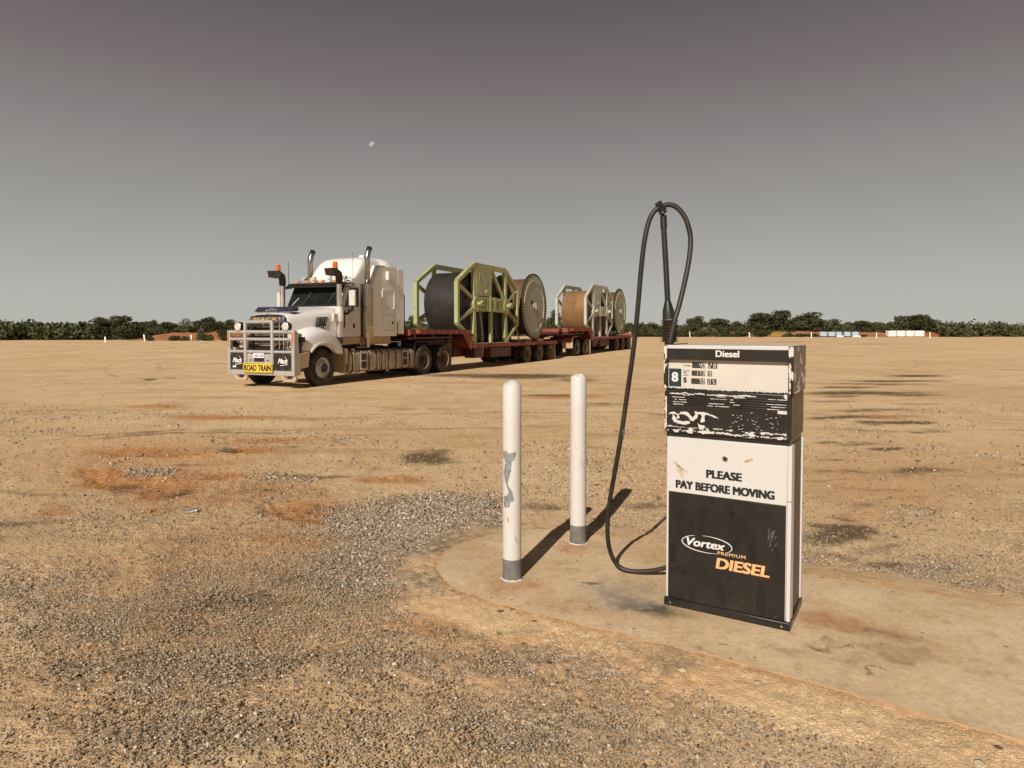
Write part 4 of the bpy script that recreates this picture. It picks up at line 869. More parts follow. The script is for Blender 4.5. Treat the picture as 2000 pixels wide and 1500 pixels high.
def axle(parent, l, near=0.0, far=2.4, dual=True, **k):
    wheel(parent, l, near, 1, dual=dual, **k); wheel(parent, l, far, -1, dual=dual, **k)
    m = VB(); m.cyl((l, near + 0.2, 0.5), (l, far - 0.2, 0.5), 0.07, 12); m.build('axle', 'black_steel', parent)

truck = vehicle('prime_mover', 'white bonneted prime mover with bull bar, twin stacks and yellow sign', 'truck', 0.0)
# chassis
m = VB(); m.box(-0.75, 7.15, 0.78, 0.86, 0.72, 0.99); m.box(-0.75, 7.15, 1.54, 1.62, 0.72, 0.99)
for l in (0.9, 2.2, 3.6, 4.7, 5.9, 7.1): m.box(l, l + 0.12, 0.86, 1.54, 0.74, 0.95)
m.box(0.9, 4.6, 0.63, 0.78, 0.62, 0.9); m.box(-0.5, 1.0, 0.6, 1.8, 0.75, 1.25); m.box(1.0, 2.3, 0.5, 1.9, 0.85, 1.2)
m.build('chassis', 'black_steel', truck)
wheel(truck, 0.0, 0.02, 1, front=True, rimmat='alloy'); wheel(truck, 0.0, 2.38, -1, front=True, rimmat='alloy')
m = VB(); m.cyl((0, 0.3, 0.45), (0, 2.1, 0.45), 0.07, 12); m.build('axle', 'black_steel', truck)
axle(truck, 5.22); axle(truck, 6.62)
# bonnet
HS = [(-0.82, 1.975, [(0, 0), (.35, -.005), (.56, -.03), (.65, -.10), (.67, -.22), (.675, -.5), (.66, -.98)]),
      (-0.60, 2.01, [(0, 0), (.37, -.005), (.61, -.035), (.71, -.115), (.73, -.24), (.735, -.52), (.72, -1.0)]),
      (-0.25, 2.06, [(0, 0), (.40, -.007), (.68, -.045), (.78, -.135), (.80, -.26), (.815, -.55), (.80, -1.0)]),
      (0.30, 2.14, [(0, 0), (.44, -.010), (.76, -.05), (.86, -.135), (.885, -.28), (.90, -.60), (.88, -1.0)]),
      (0.92, 2.225, [(0, 0), (.48, -.012), (.83, -.05), (.93, -.13), (.955, -.30), (.97, -.65), (.96, -1.03)])]
m = VB(); rings = []
for l, zt, pr in HS: rings.append([(l, WC - d, zt + z) for d, z in pr[::-1]] + [(l, WC + d, zt + z) for d, z in pr[1:]])
m.loft(rings, False, False); hood = m.build('bonnet', 'white_paint', truck, solid=0.03, subsurf=1, angle=70)
for sg in (-1, 1):
    def W(d): return WC + sg * d
    # wheel arch shell
    ztop = [(-0.86, 1.22, 1.06), (-0.74, 1.34, 1.12), (-0.55, 1.47, 1.15), (-0.28, 1.57, 1.17), (0.0, 1.61, 1.18), (0.28, 1.58, 1.18), (0.52, 1.49, 1.17), (0.74, 1.35, 1.16), (0.90, 1.18, 1.13)]
    rings = []
    for l, zt, dw in ztop:
        za = 0.5 + math.sqrt(max(0.0, 0.655 ** 2 - min(abs(l), 0.654) ** 2)); za = max(za, 0.92 if l < 0 else 0.86)
        za = min(za, zt - 0.08)
        rings.append([(l, W(0.70), zt + 0.06), (l, W(0.84), zt + 0.035), (l, W(0.98), zt), (l, W(dw - 0.03), zt - 0.09), (l, W(dw), max(za + 0.02, zt - 0.20)), (l, W(dw + 0.005), za + 0.05 if za + 0.05 < zt - 0.2 else za), (l, W(dw + 0.02), za + 0.0), (l, W(dw - 0.09), za + 0.0)])
    m = VB(); m.loft(rings, False, False); fen = m.build('wheel_arch', 'white_paint', truck, solid=0.02, subsurf=1, angle=70)
    m = VB(); ring2 = []
    for k in range(17):                                     # lip of the arch
        q = R(-8 + 196 * k / 16); ring2.append((-0.69 * math.cos(q), W(1.205), 0.5 + 0.69 * math.sin(q)))
    ring2 = [p for p in ring2 if p[2] > 0.84]
    m.tube(ring2, 0.04, 10); m.build('arch_lip', 'white_dusty', fen)
    m = VB(); m.box(0.10, 0.22, W(1.16) - 0.02, W(1.16) + 0.02, 1.30, 1.38); m.build('side_marker', 'orange_lens', fen, bevel=0.02)
    # headlamp in a bright box
    m = VB(); m.box(-0.90, -0.70, W(0.86) - 0.20, W(0.86) + 0.20, 1.0, 1.30); hl = m.build('headlight', 'chrome', truck, bevel=0.02)
    m = VB(); m.lathe([(0.001, -0.925), (0.06, -0.922), (0.095, -0.905), (0.10, -0.88)], (0, W(0.90), 1.15), 'x', 20); m.build('lens', 'lamp_glass', hl)
    m = VB(); m.lathe([(0.10, -0.915), (0.125, -0.915), (0.125, -0.88)], (0, W(0.90), 1.15), 'x', 20); m.build('bezel', 'black', hl)
    m = VB(); m.lathe([(0.001, -0.96), (0.09, -0.955), (0.105, -0.93), (0.10, -0.85), (0.05, -0.80)], (0, W(1.13), 1.17), 'x', 18); m.box(-0.90, -0.72, W(1.12) - 0.08, W(1.12) + 0.08, 1.22, 1.36); m.box(-0.86, -0.80, W(1.12) - 0.03, W(1.12) + 0.03, 0.92, 1.1)
    m.build('indicator_lamp', 'black', truck, bevel=0.01)
    m = VB(); m.prism([(-0.98, 0.93), (-0.56, 0.98), (-0.62, 0.55), (-0.98, 0.52)], 'y', W(1.02), W(1.22)); m.build('bumper_end', 'tan_metal', truck, bevel=0.02)
    # vent behind the arch
    m = VB(); c0 = W(0.905)
    m.prism([(0.02, 1.64), (0.42, 1.66), (0.50, 1.92), (0.10, 1.90)], 'y', c0 - 0.03, c0 + 0.03)
    vent = m.build('bonnet_vent', 'black', truck, bevel=0.01)
    m = VB()
    for k in range(4): m.prism([(0.07 + k * 0.095, 1.70), (0.105 + k * 0.095, 1.70), (0.155 + k * 0.095, 1.89), (0.12 + k * 0.095, 1.89)], 'y', c0 - sg * -0.032, c0 + sg * 0.05)
    m.build('louvre', 'grille_grey', vent, bevel=0.004)
    m = VB(); m.cyl((0.30, W(0.90), 1.58), (0.30, W(0.95), 1.58), 0.045, 16); m.build('round_badge', 'black', truck)
    # air intake: canister, pipe, elbow head
    ws = W(1.06)
    m = VB(); m.tube([(0.66, W(0.9), 1.30), (0.80, ws, 1.10), (0.85, ws, 1.22), (0.85, ws, 1.34)], 0.09, 16, True, [0.06, 0.06, 0.095, 0.10]); intake = m.build('air_intake', 'black', truck)
    m = VB(); m.tube([(0.85, ws, 1.34), (0.85, ws, 1.78)], 0.10, 24); m.build('canister', 'steel', intake)
    m = VB(); m.tube([(0.85, ws, 1.78), (0.85, ws, 1.84), (0.85, ws, 2.12), (0.85, ws, 2.22)], 0.12, 20, True, [0.11, 0.125, 0.125, 0.085]); m.box(0.55, 0.80, ws - 0.05 * 0 - 0.05, ws + 0.05, 1.80, 2.02); m.build('intake_housing', 'white_dusty', intake, bevel=0.01)
    m = VB(); m.tube([(0.85, ws, 2.20), (0.85, ws, 2.90)], 0.078, 24); m.build('intake_pipe', 'steel', intake)
    m = VB(); m.tube([(0.85, ws, 2.86), (0.85, ws, 2.94), (0.85, ws, 3.05), (0.82, ws, 3.15), (0.72, ws, 3.20), (0.64, ws, 3.20)], 0.1, 18, True, [0.088, 0.10, 0.105, 0.11, 0.10, 0.10])
    m.loft([[(0.66, ws - 0.10, 3.08), (0.66, ws + 0.10, 3.08), (0.66, ws + 0.10, 3.27), (0.66, ws - 0.10, 3.27)], [(0.44, ws - 0.15, 3.10), (0.44, ws + 0.15, 3.10), (0.38, ws + 0.15, 3.29), (0.38, ws - 0.15, 3.29)]])
    ih = m.build('intake_head', 'black', intake, bevel=0.01)
    m = VB(); m.lathe([(0.075, 3.26), (0.075, 3.31), (0.070, 3.31)], (0.68, ws, 0), 'z', 18, True); m.build('beacon_base', 'black', intake)
    m = VB(); m.lathe([(0.074, 3.31), (0.070, 3.40), (0.066, 3.47), (0.05, 3.49), (0.001, 3.492)], (0.68, ws, 0), 'z', 20); m.build('beacon', 'orange_lens', intake)
    # mirror
    mw = W(1.36)
    m = VB(); m.box(1.02, 1.10, mw - 0.11, mw + 0.11, 2.24, 2.70); mir = m.build('mirror', 'white_dusty', truck, bevel=0.03)
    m = VB(); m.box(1.1005, 1.106, mw - 0.09, mw + 0.09, 2.27, 2.67); m.build('mirror_glass', 'glass', mir)
    m = VB(); m.tube([(1.20, W(1.02), 2.02), (1.15, W(1.14), 2.04), (1.08, mw, 2.20), (1.06, mw, 2.26)], 0.035, 10); m.tube([(1.20, W(1.02), 2.82), (1.12, W(1.2), 2.80), (1.07, mw, 2.74), (1.06, mw, 2.70)], 0.018, 8)
    m.ball((1.05, W(1.30), 2.13), (0.08, 0.10, 0.06)); m.build('mirror_arm', 'black', mir)
# grille and its furniture
m = VB(); m.prism([(WC - .66, 0.98), (WC + .66, 0.98), (WC + .655, 1.86), (WC + .60, 1.925), (WC + .36, 1.955), (WC - .36, 1.955), (WC - .60, 1.925), (WC - .655, 1.86)], 'x', -0.845, -0.815); grille = m.build('grille', 'black', truck, bevel=0.015)
m = VB(); m.prism([(WC - .60, 1.74), (WC + .60, 1.74), (WC + .60, 1.87), (WC + .55, 1.90), (WC - .55, 1.90), (WC - .60, 1.87)], 'x', -0.862, -0.846); m.build('badge_panel', 'grille_grey', grille, bevel=0.006)
vtext('lettering', 'MACK', 'gold', grille, -0.864, 1.66, 1.795, 0.84, 0.088, thick=0.008, spacing=1.1, bold=0.10)
m = VB()
for k in range(14): m.box(-0.858, -0.8455, WC - .58, WC + .58, 1.03 + k * 0.05, 1.043 + k * 0.05)
m.build('grille_bar', 'black_steel', grille)
m = VB()
for z in (1.62, 1.40, 1.16): m.box(-0.872, -0.859, WC - .55, WC + .45, z, z + 0.022)
for d in (-0.44, -0.585): m.box(-0.872, -0.8465, WC + d - 0.02, WC + d + 0.02, 1.02, 1.90)
m.box(-0.90, -0.86, WC - .35, WC + .3, 1.11, 1.15)
m.build('chrome_strip', 'chrome', grille, bevel=0.004)
for sg in (-1, 1):
    m = VB(); m.prism([(WC + sg * 0.05, 1.70), (WC + sg * 0.20, 1.72), (WC + sg * 0.10, 1.675)], 'x', -0.88, -0.873); m.build('wing_badge', 'chrome', grille)
m = VB(); m.ball((-0.80, WC, 2.035), (0.055, 0.022, 0.03), 2); m.ball((-0.86, WC, 2.075), (0.028, 0.024, 0.028), 2); m.cyl((-0.84, WC, 1.97), (-0.835, WC, 2.04), 0.012, 8); m.cyl((-0.76, WC, 1.97), (-0.765, WC, 2.03), 0.014, 8); m.build('bonnet_ornament', 'chrome', truck)
# tinted visor across the nose
m = VB(); m.prism([(-0.66, 2.055), (-0.60, 2.045), (-0.50, 2.175), (-0.53, 2.185)], 'y', WC - .66, WC + .66)
for sg in (-1, 1): m.prism([(-0.64, 2.05), (-0.40, 2.06), (-0.36, 2.16), (-0.52, 2.18)], 'y', WC + sg * .66 - 0.01, WC + sg * .66 + 0.01)
bug = m.build('bonnet_guard', 'navy', truck, bevel=0.006)
M['pale_script'] = simple('faded script letters', (0.30, 0.28, 0.34), 0.4, var=0.1)
lettering('lettering', 'Elec', 'pale_script', bug, (-0.645, 0.17, 2.075), (0, -1, 0), (0.62, 0, 0.8), 0.34, 0.085, offset=0.0, shear=0.3, thick=0.003)
m = VB(); m.box(-0.63, -0.60, WC - .62, WC + .60, 2.02, 2.045); m.build('chrome_strip', 'chrome', bug)
# bull bar
BL = -1.12; w0, w1, wa, wb = 0.03, 2.30, 0.74, 1.69
m = VB(); r = 0.042
m.tube([(BL, w0, 1.495), (BL, w1, 1.495)], 0.048, 14)
for z in (1.30, 0.965): m.tube([(BL, w0, z), (BL, w1, z)], r, 14)
m.tube([(BL, wa, 1.765), (BL, wb, 1.765)], 0.05, 14)
for w in (wa, wb): m.tube([(BL - 0.03, w, 0.62), (BL - 0.03, w, 1.78)], 0.05, 14)
for w in (w0, w1): m.box(BL - 0.045, BL + 0.03, w - 0.05, w + 0.05, 0.34, 1.535)
m.box(BL - 0.03, BL + 0.02, w0, w1, 0.34, 0.47)
for w, sg in ((w0, -1), (w1, 1)): m.prism([(BL + 0.03, 0.345), (BL + 0.03, 1.52), (BL + 0.10, 1.50), (BL + 0.20, 0.36)], 'y', w + sg * 0.035, w + sg * 0.05)
for w in (0.85, 1.55): m.box(BL, -0.6, w - 0.04, w + 0.04, 0.5, 0.8)
bullbar = m.build('bull_bar', 'alloy', truck, bevel=0.008)
m = VB(); m.box(BL - 0.022, BL - 0.002, wa + 0.05, wb - 0.05, 0.62, 0.905); m.build('centre_plate', 'alloy', bullbar)
m = VB(); m.box(BL - 0.0255, BL - 0.0225, 1.03, 1.40, 0.70, 0.80)
for w in (0.90, 1.51): m.prism([(w - 0.05, 0.74), (w, 0.76), (w + 0.06, 0.735), (w, 0.72)], 'x', BL - 0.0255, BL - 0.0225)
m.build('plate_slot', 'letter_black', bullbar)
for pa, pb_ in ((w0 + 0.05, wa - 0.055), (wb + 0.055, w1 - 0.05)):
    m = VB(); m.box(BL - 0.026, BL - 0.012, pa, pb_, 0.475, 0.92); mf = m.build('black_panel', 'black', bullbar)
    pc = (pa + pb_) / 2
    vtext('lettering', 'Mack', 'letter_white', mf, BL - 0.0262, pc + 0.17, 0.665, 0.34, 0.13, shear=0.35, thick=0.004, bold=0.06)
    m = VB(); m.prism([(pc + 0.10, 0.615), (pc - 0.17, 0.652), (pc - 0.16, 0.635), (pc + 0.08, 0.60)], 'x', BL - 0.03, BL - 0.0262); m.build('underline', 'letter_white', mf)
    m = VB()
    for a in (pa + 0.05, pc, pb_ - 0.05):
        for z in (0.51, 0.885): m.cyl((BL - 0.026, a, z), (BL - 0.032, a, z), 0.010, 8)
    m.cyl((BL - 0.026, pc - 0.08, 0.83), (BL - 0.032, pc - 0.08, 0.83), 0.020, 10); m.build('rivet', 'alloy', mf)
m = VB(); m.box(BL - 0.03, BL - 0.0263, 2.05, 2.17, 0.53, 0.58); m.build('sticker', 'plate_white', bullbar)
m = VB(); m.box(BL - 0.05, BL - 0.0226, 1.03, 1.41, 0.80, 0.925); npl = m.build('number_plate', 'plate_white', bullbar, bevel=0.004)
m = VB()                                                 # the plate's figures are too small to read: worn strokes only
for k, (a, b_) in enumerate(((1.37, .015), (1.335, .03), (1.29, .03), (1.245, .03), (1.17, .03), (1.125, .03), (1.08, .03))): m.box(BL - 0.052, BL - 0.0502, a - b_, a, 0.83, 0.895 - 0.01 * (k % 2))
m.build('worn_figures', 'plate_blue', npl)
m = VB(); m.box(BL - 0.085, BL - 0.075, 0.70, 1.74, 0.405, 0.665); sign = m.build('road_train_sign', 'yellow_sign', bullbar, bevel=0.004)
m = VB(); a0, a1, c0_, c1_ = 0.715, 1.725, 0.42, 0.65
for (x0, x1, z0, z1) in ((a0, a1, c0_, c0_ + 0.012), (a0, a1, c1_ - 0.012, c1_), (a0, a0 + 0.012, c0_ + 0.012, c1_ - 0.012), (a1 - 0.012, a1, c0_ + 0.012, c1_ - 0.012)): m.box(BL - 0.0875, BL - 0.0852, x0, x1, z0, z1)
m.build('border', 'letter_black', sign)
vtext('lettering', 'ROAD TRAIN', 'letter_black', sign, BL - 0.0853, 1.695, 0.452, 0.95, 0.165, thick=0.002, bold=0.05)
for w in (w0, w1):
    m = VB(); m.box(BL - 0.056, BL - 0.046, w - 0.022, w + 0.022, 1.20, 1.49); m.build('amber_strip', 'orange_lens', bullbar)
    m = VB()
    for z in (1.10, 1.15): m.cyl((BL - 0.045, w, z), (BL - 0.05, w, z), 0.014, 8)
    m.build('bolt_hole', 'letter_black', bullbar)
for w in (0.27, 1.95):
    m = VB(); m.lathe([(0.118, -1.18), (0.128, -1.17), (0.128, -1.10), (0.10, -1.02), (0.05, -0.98), (0.001, -0.97)], (0, w, 1.635), 'x', 24); m.cyl((-1.1, w, 1.50), (-1.1, w, 1.56), 0.02, 8); sp = m.build('spotlight', 'black', bullbar)
    m = VB(); m.lathe([(0.001, -1.205), (0.06, -1.20), (0.10, -1.185), (0.118, -1.172)], (0, w, 1.635), 'x', 24); m.build('lens', 'lamp_glass', sp)
for pa, pb_ in ((-0.05, 0.45), (1.66, 2.12)):
    pc = (pa + pb_) / 2; hw = (pb_ - pa) / 2
    m = VB(); out = [(pc + hw * math.cos(R(a)) * (1 if abs(math.cos(R(a))) < .9 else 1), 0.33 + 0.155 * math.sin(R(a))) for a in range(180, 361, 15)]
    out = [(pc - hw, 0.335), (pc - hw, 0.24), (pc - hw + 0.07, 0.18), (pc + hw - 0.07, 0.18), (pc + hw, 0.24), (pc + hw, 0.335), (pc + hw * 0.62, 0.335)] + [(pc + hw * 0.62 * math.cos(q), 0.335 - 0.085 * math.sin(q)) for q in [math.pi * k / 8 for k in range(1, 8)]] + [(pc - hw * 0.62, 0.335)]
    m.prism(out, 'x', BL - 0.02, BL + 0.05); br = m.build('lamp_bracket', 'tan_metal', bullbar, bevel=0.006)
    m = VB(); m.lathe([(0.001, BL + 0.01), (0.09, BL + 0.015), (0.11, BL + 0.04), (0.10, BL + 0.12)], (0, pc, 0.29), 'x', 18); m.build('driving_lamp', 'black', bullbar)

# cab
m = VB(); m.prism([(0.95, 1.34), (0.95, 2.235), (1.27, 2.90), (1.48, 2.99), (1.95, 3.0), (1.95, 1.34)], 'y', WC - 1.0, WC + 1.0); cab = m.build('cab', 'white_dusty', truck, bevel=0.06, segs=3)
m = VB(); m.prism([(1.0, 1.10), (1.0, 1.3395), (1.93, 1.3395), (1.93, 1.14)], 'y', WC - .97, WC + .97); m.build('cab_step', 'tan_metal', truck, bevel=0.02)
def ws_pt(t, w, out): return (0.95 + 0.32 * t - 0.9 * out, w, 2.235 + 0.665 * t + 0.43 * out)
m = VB(); q = [(-.97, .0), (.97, .0), (.93, .93), (-.93, .93)]
m.loft([[ws_pt(t, WC + d, 0.004) for d, t in q], [ws_pt(t, WC + d, 0.022) for d, t in q]]); wsf = m.build('windscreen', 'black', truck, bevel=0.006)
for d0, d1 in ((-.92, -.012), (.012, .92)):
    m = VB(); q = [(d0, .06), (d1, .06), (d1 * .965, .90), (d0 * .965, .90)]
    m.loft([[ws_pt(t, WC + d, 0.0225) for d, t in q], [ws_pt(t, WC + d, 0.027) for d, t in q]]); m.build('pane', 'glass', wsf)
m = VB()
for d in (0.35, -0.55): m.tube([ws_pt(0.04, WC + d, 0.035), ws_pt(0.10, WC + d - 0.02, 0.05), ws_pt(0.78, WC + d - 0.22, 0.045)], 0.010, 6)
m.build('wiper', 'letter_black', wsf)
m = VB(); m.prism([(0.86, 2.80), (0.90, 2.79), (1.30, 2.93), (1.22, 2.96), (1.10, 2.95)], 'y', WC - 1.02, WC + 1.02); m.build('sun_visor', 'black', truck, bevel=0.01)
for i, w in enumerate((2.02, 1.62, 1.36, 1.10, 0.62)):
    m = VB(); m.loft([[(1.18, w - 0.05, 2.965), (1.18, w + 0.05, 2.965), (1.36, w + 0.035, 2.99), (1.36, w - 0.035, 2.99)], [(1.22, w - 0.04, 3.01), (1.22, w + 0.04, 3.01), (1.34, w + 0.025, 3.045), (1.34, w - 0.025, 3.045)]]); m.build('marker_lamp', 'amber', truck, bevel=0.006)
for w in (1.95, 1.58, 0.98, 0.42):
    m = VB(); m.box(1.42, 1.50, w - 0.06, w + 0.06, 3.05, 3.16); m.cyl((1.46, w, 2.98), (1.46, w, 3.06), 0.02, 8); wl = m.build('work_lamp', 'alloy', truck, bevel=0.012)
    m = VB(); m.box(1.412, 1.4195, w - 0.045, w + 0.045, 3.065, 3.145); m.build('lens', 'lamp_glass', wl)
m = VB(); m.tube([(1.36, 1.9, 3.09), (1.36, 1.62, 3.09)], 0.02, 8); m.tube([(1.22, 1.62, 3.09), (1.34, 1.62, 3.09)], 0.05, 12, True, [0.05, 0.02]); m.build('air_horn', 'chrome', truck)
for sg in (-1, 1):
    def W(d): return WC + sg * d
    m = VB(); m.prism([(1.08, 1.45), (1.08, 2.18), (1.30, 2.24), (1.42, 2.84), (1.86, 2.86), (1.86, 1.45)], 'y', W(1.0), W(1.012)); door = m.build('door', 'white_dusty', truck, bevel=0.004)
    m = VB(); m.prism([(1.16, 2.22), (1.40, 2.80), (1.80, 2.82), (1.80, 2.24)], 'y', W(1.0125), W(1.016)); m.build('side_window', 'glass', door)
    m = VB(); m.box(1.52, 1.62, W(1.0125) - 0.004, W(1.0125) + 0.012, 1.60, 1.74); m.build('handle', 'letter_black', door)
    m = VB(); m.box(1.10, 1.17, W(1.0125) - 0.002, W(1.0125) + 0.006, 1.62, 2.10); m.build('door_trim', 'letter_black', door)
# sleeper with raised roof
SLP = [(2.32, 1.35), (2.32, 2.98), (2.68, 3.57), (3.66, 3.59), (3.66, 1.35)]
m = VB(); m.prism(SLP, 'y', 0.06, 2.34); slp = m.build('sleeper', 'white_paint', truck, bevel=0.05, segs=3)
m = VB(); m.box(1.96, 2.3195, 0.38, 2.02, 1.30, 2.99); m.build('cab_link', 'white_dusty', truck)
RS = [(1.52, .84, 2.95, .04), (1.70, .86, 2.95, .13), (1.88, .87, 2.94, .33), (2.06, .88, 2.93, .60), (2.24, .885, 2.93, .82), (2.48, .885, 2.92, .905), (2.80, .885, 2.92, .93), (3.0, .89, 2.92, .935), (3.10, .95, 2.92, .935), (3.2, 1.06, 2.92, .92), (3.45, 1.09, 2.92, .90), (3.60, 1.09, 2.92, .84), (3.665, 1.07, 2.92, .72)]
rings = []
for l, hw, zb, h in RS:
    ring = []
    for k in range(25):
        q = math.pi * k / 24; c, s = math.cos(q), math.sin(q); e = 0.30
        ring.append((l, WC - hw * math.copysign(abs(c) ** e, c) * (1 - 0.10 * (max(s, 0) ** 2) * 0), zb + h * abs(s) ** e))
    rings.append(ring)
m = VB(); m.loft(rings, False, False); m.bm.faces.ensure_lookup_table(); roof = m.build('raised_roof', 'white_paint', truck, subsurf=1, angle=80)
m = VB(); m.box(2.62, 2.80, 0.62, 0.80, 3.82, 3.90); m.build('roof_hatch', 'white_paint', truck, bevel=0.02)
m = VB(); m.tube([(1.3, 0.42, 3.1), (1.5, 0.3, 3.11), (1.8, 0.27, 3.03)], 0.008, 6); m.build('roof_cable', 'black', truck)
for sg, ww in ((-1, 0.06), (1, 2.34)):
    for (l0, l1, z0, z1) in ((2.82, 3.46, 2.22, 2.83), (2.84, 3.48, 1.52, 1.99)):
        m = VB(); w_ = ww + sg * 0.006; pts = []
        for cx, cz, a in ((l1 - .08, z1 - .08, 0), (l0 + .08, z1 - .08, 90), (l0 + .08, z0 + .08, 180), (l1 - .08, z0 + .08, 270)):
            pts += [(cx + 0.08 * math.cos(R(a + b_)), cz + 0.08 * math.sin(R(a + b_))) for b_ in (0, 30, 60, 90)]
        m.tube([(x, w_, z) for x, z in pts] + [(pts[0][0], w_, pts[0][1])], 0.014, 6, False); m.build('locker_door', 'white_paint', truck)
    m = VB(); m.box(3.02, 3.16, min(ww, ww + sg * 0.10), max(ww, ww + sg * 0.10), 3.12, 3.40); m.build('vent_box', 'white_paint', truck, bevel=0.02)
    m = VB(); m.cyl((3.38, ww, 1.78), (3.38, ww + sg * 0.012, 1.78), 0.045, 16); m.build('locker_lock', 'letter_black', truck)
    m = VB(); m.box(3.70, 4.02, ww + (0.0 if sg < 0 else -0.03), ww + (0.03 if sg < 0 else 0.0), 1.42, 3.53); m.build('rear_fairing', 'white_paint', truck, bevel=0.01)
    m = VB(); m.tube([(4.03, ww + 0.02 * -sg, 2.75), (4.10, ww - sg * 0.03, 2.68), (4.10, ww - sg * 0.03, 1.5)], 0.016, 8); m.build('grab_rail', 'letter_black', truck)
m = VB(); m.box(3.665, 3.72, 0.12, 2.28, 1.40, 3.45); m.build('rear_wall', 'black', truck)
m = VB(); m.box(2.0, 3.6, 0.3, 2.1, 1.10, 1.3495); m.box(2.05, 2.9, 0.14, 0.30, 1.16, 1.34); m.build('sleeper_base', 'tan_metal', truck)
# exhaust stacks
for ww in (0.10, 2.30):
    m = VB(); m.tube([(2.12, ww, 1.02), (2.12, ww, 1.30)], 0.10, 18, True, [0.06, 0.10]); m.tube([(2.12, ww, 1.30), (2.12, ww, 1.34), (2.12, ww, 2.94), (2.12, ww, 2.97)], 0.17, 28, True, [0.15, 0.165, 0.165, 0.12])
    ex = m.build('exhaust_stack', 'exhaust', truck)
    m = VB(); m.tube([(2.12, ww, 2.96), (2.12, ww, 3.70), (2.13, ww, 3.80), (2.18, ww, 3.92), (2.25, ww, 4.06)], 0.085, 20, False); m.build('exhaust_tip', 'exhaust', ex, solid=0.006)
    m = VB()
    for zr in range(30):
        z = 1.68 + zr * 0.038
        for k in range(10):
            q = math.pi * (-0.9 + k * 0.115 + (zr % 2) * 0.058); c = (2.12 + 0.1655 * math.cos(q + math.pi), ww + 0.1655 * math.sin(q) * (1 if ww < 1 else -1), z)
            n_ = Vector((c[0] - 2.12, c[1] - ww, 0)).normalized(); t = Vector((-n_.y, n_.x, 0)); c = Vector(c)
            m.loft([[c + t * (a * 0.0135) + Vector((0, 0, b_ * 0.015)) + n_ * e for a, b_ in ((-1, 0), (0, -1), (1, 0), (0, 1))] for e in (-0.004, 0.002)])
    m.build('shield_hole', 'letter_black', ex, smooth=False)
# fuel tanks down the near and far side
for sg in (-1, 1):
    def tankprof(g=0.0):
        w_in, w_out = (0.64, 0.06) if sg < 0 else (1.76, 2.34); pts = []
        for cx, cz, a in ((1, 1, 0), (-1, 1, 90), (-1, -1, 180), (1, -1, 270)):
            for b_ in (0, 22, 45, 68, 90):
                rr_ = 0.15; hw = abs(w_in - w_out) / 2 + g; hz_ = 0.325 + g
                pts.append(((w_in + w_out) / 2 + cx * (hw - rr_) + rr_ * math.cos(R(a + b_)), 0.61 + cz * (hz_ - rr_) + rr_ * math.sin(R(a + b_))))
        return pts
    for l0, l1 in ((1.20, 2.62), (2.66, 2.98), (3.02, 4.62)):
        m = VB(); m.prism(tankprof(), 'x', l0, l1); tk = m.build('fuel_tank', 'tank', truck, bevel=0.03)
        m = VB(); k = l0 + 0.10; sl = []
        while k < l1 - 0.08: sl.append(k); k += 0.40
        for a in sl: m.prism(tankprof(0.012), 'x', a, a + 0.035)
        m.build('tank_strap', 'black_steel', tk)
        m = VB()
        for a in sl: m.prism(tankprof(0.016), 'x', a + 0.055, a + 0.10)
        m.build('tank_rib', 'tank', tk, bevel=0.01)
    wo = 0.05 if sg < 0 else 2.35
    for l0 in (1.66, 3.86):
        m = VB(); a, b_ = sorted((wo, wo + sg * 0.022)); m.prism([(l0, 0.34), (l0 + 0.34, 0.34), (l0 + 0.34, 0.87), (l0, 0.87)], 'y', a, b_); st = m.build('step_plate', 'tank', truck, bevel=0.02)
        m = VB(); a, b_ = sorted((wo + sg * 0.0225, wo + sg * 0.026)); m.box(l0 + 0.06, l0 + 0.28, a, b_, 0.39, 0.60); m.box(l0 + 0.06, l0 + 0.28, a, b_, 0.65, 0.83); m.build('step_opening', 'letter_black', st)
        m = VB(); a, b_ = sorted((wo + sg * 0.02, wo + sg * 0.06)); m.box(l0 + 0.04, l0 + 0.30, a, b_, 0.375, 0.40); m.box(l0 + 0.04, l0 + 0.30, a, b_, 0.62, 0.645); m.build('step_tread', 'alloy', st)
    m = VB(); a, b_ = sorted((wo + sg * -0.02, wo - sg * 0.5)); m.box(0.98, 1.02, a, b_, 0.32, 1.02); m.box(0.985, 1.10, min(wo, wo - sg * 0.03), max(wo, wo - sg * 0.03), 0.55, 1.0); m.build('mud_flap', 'tan_metal', truck)
    m = VB(); a, b_ = sorted((wo - sg * 0.03, wo - sg * 0.62)); m.prism([(4.70, 0.82), (4.70, 1.10), (4.78, 1.16), (7.15, 1.16), (7.18, 1.12), (7.18, 1.135), (4.80, 1.135), (4.73, 1.09), (4.73, 0.82)], 'y', a, b_); mg = m.build('mudguard', 'black', truck)
    m = VB(); m.box(4.685, 4.699, a, b_, 0.25, 0.80); m.build('flap', 'tan_metal', mg)
    m = VB(); m.box(7.19, 7.205, a, b_, 0.22, 1.05); m.build('flap', 'tan_metal', mg)
    m = VB(); m.cyl((1.9, wo - sg * 0.3, 1.02), (2.45, wo - sg * 0.3, 1.02), 0.03, 10); m.cyl((1.45, wo - sg * 0.1, 0.90), (1.45, wo - sg * 0.1, 1.0), 0.06, 12); m.build('pipe', 'tan_metal', truck)
m = VB(); m.prism([(5.35, 1.0), (5.35, 1.08), (5.5, 1.12), (6.6, 1.12), (6.75, 1.02)], 'y', 0.75, 1.65); m.build('turntable', 'black_steel', truck)
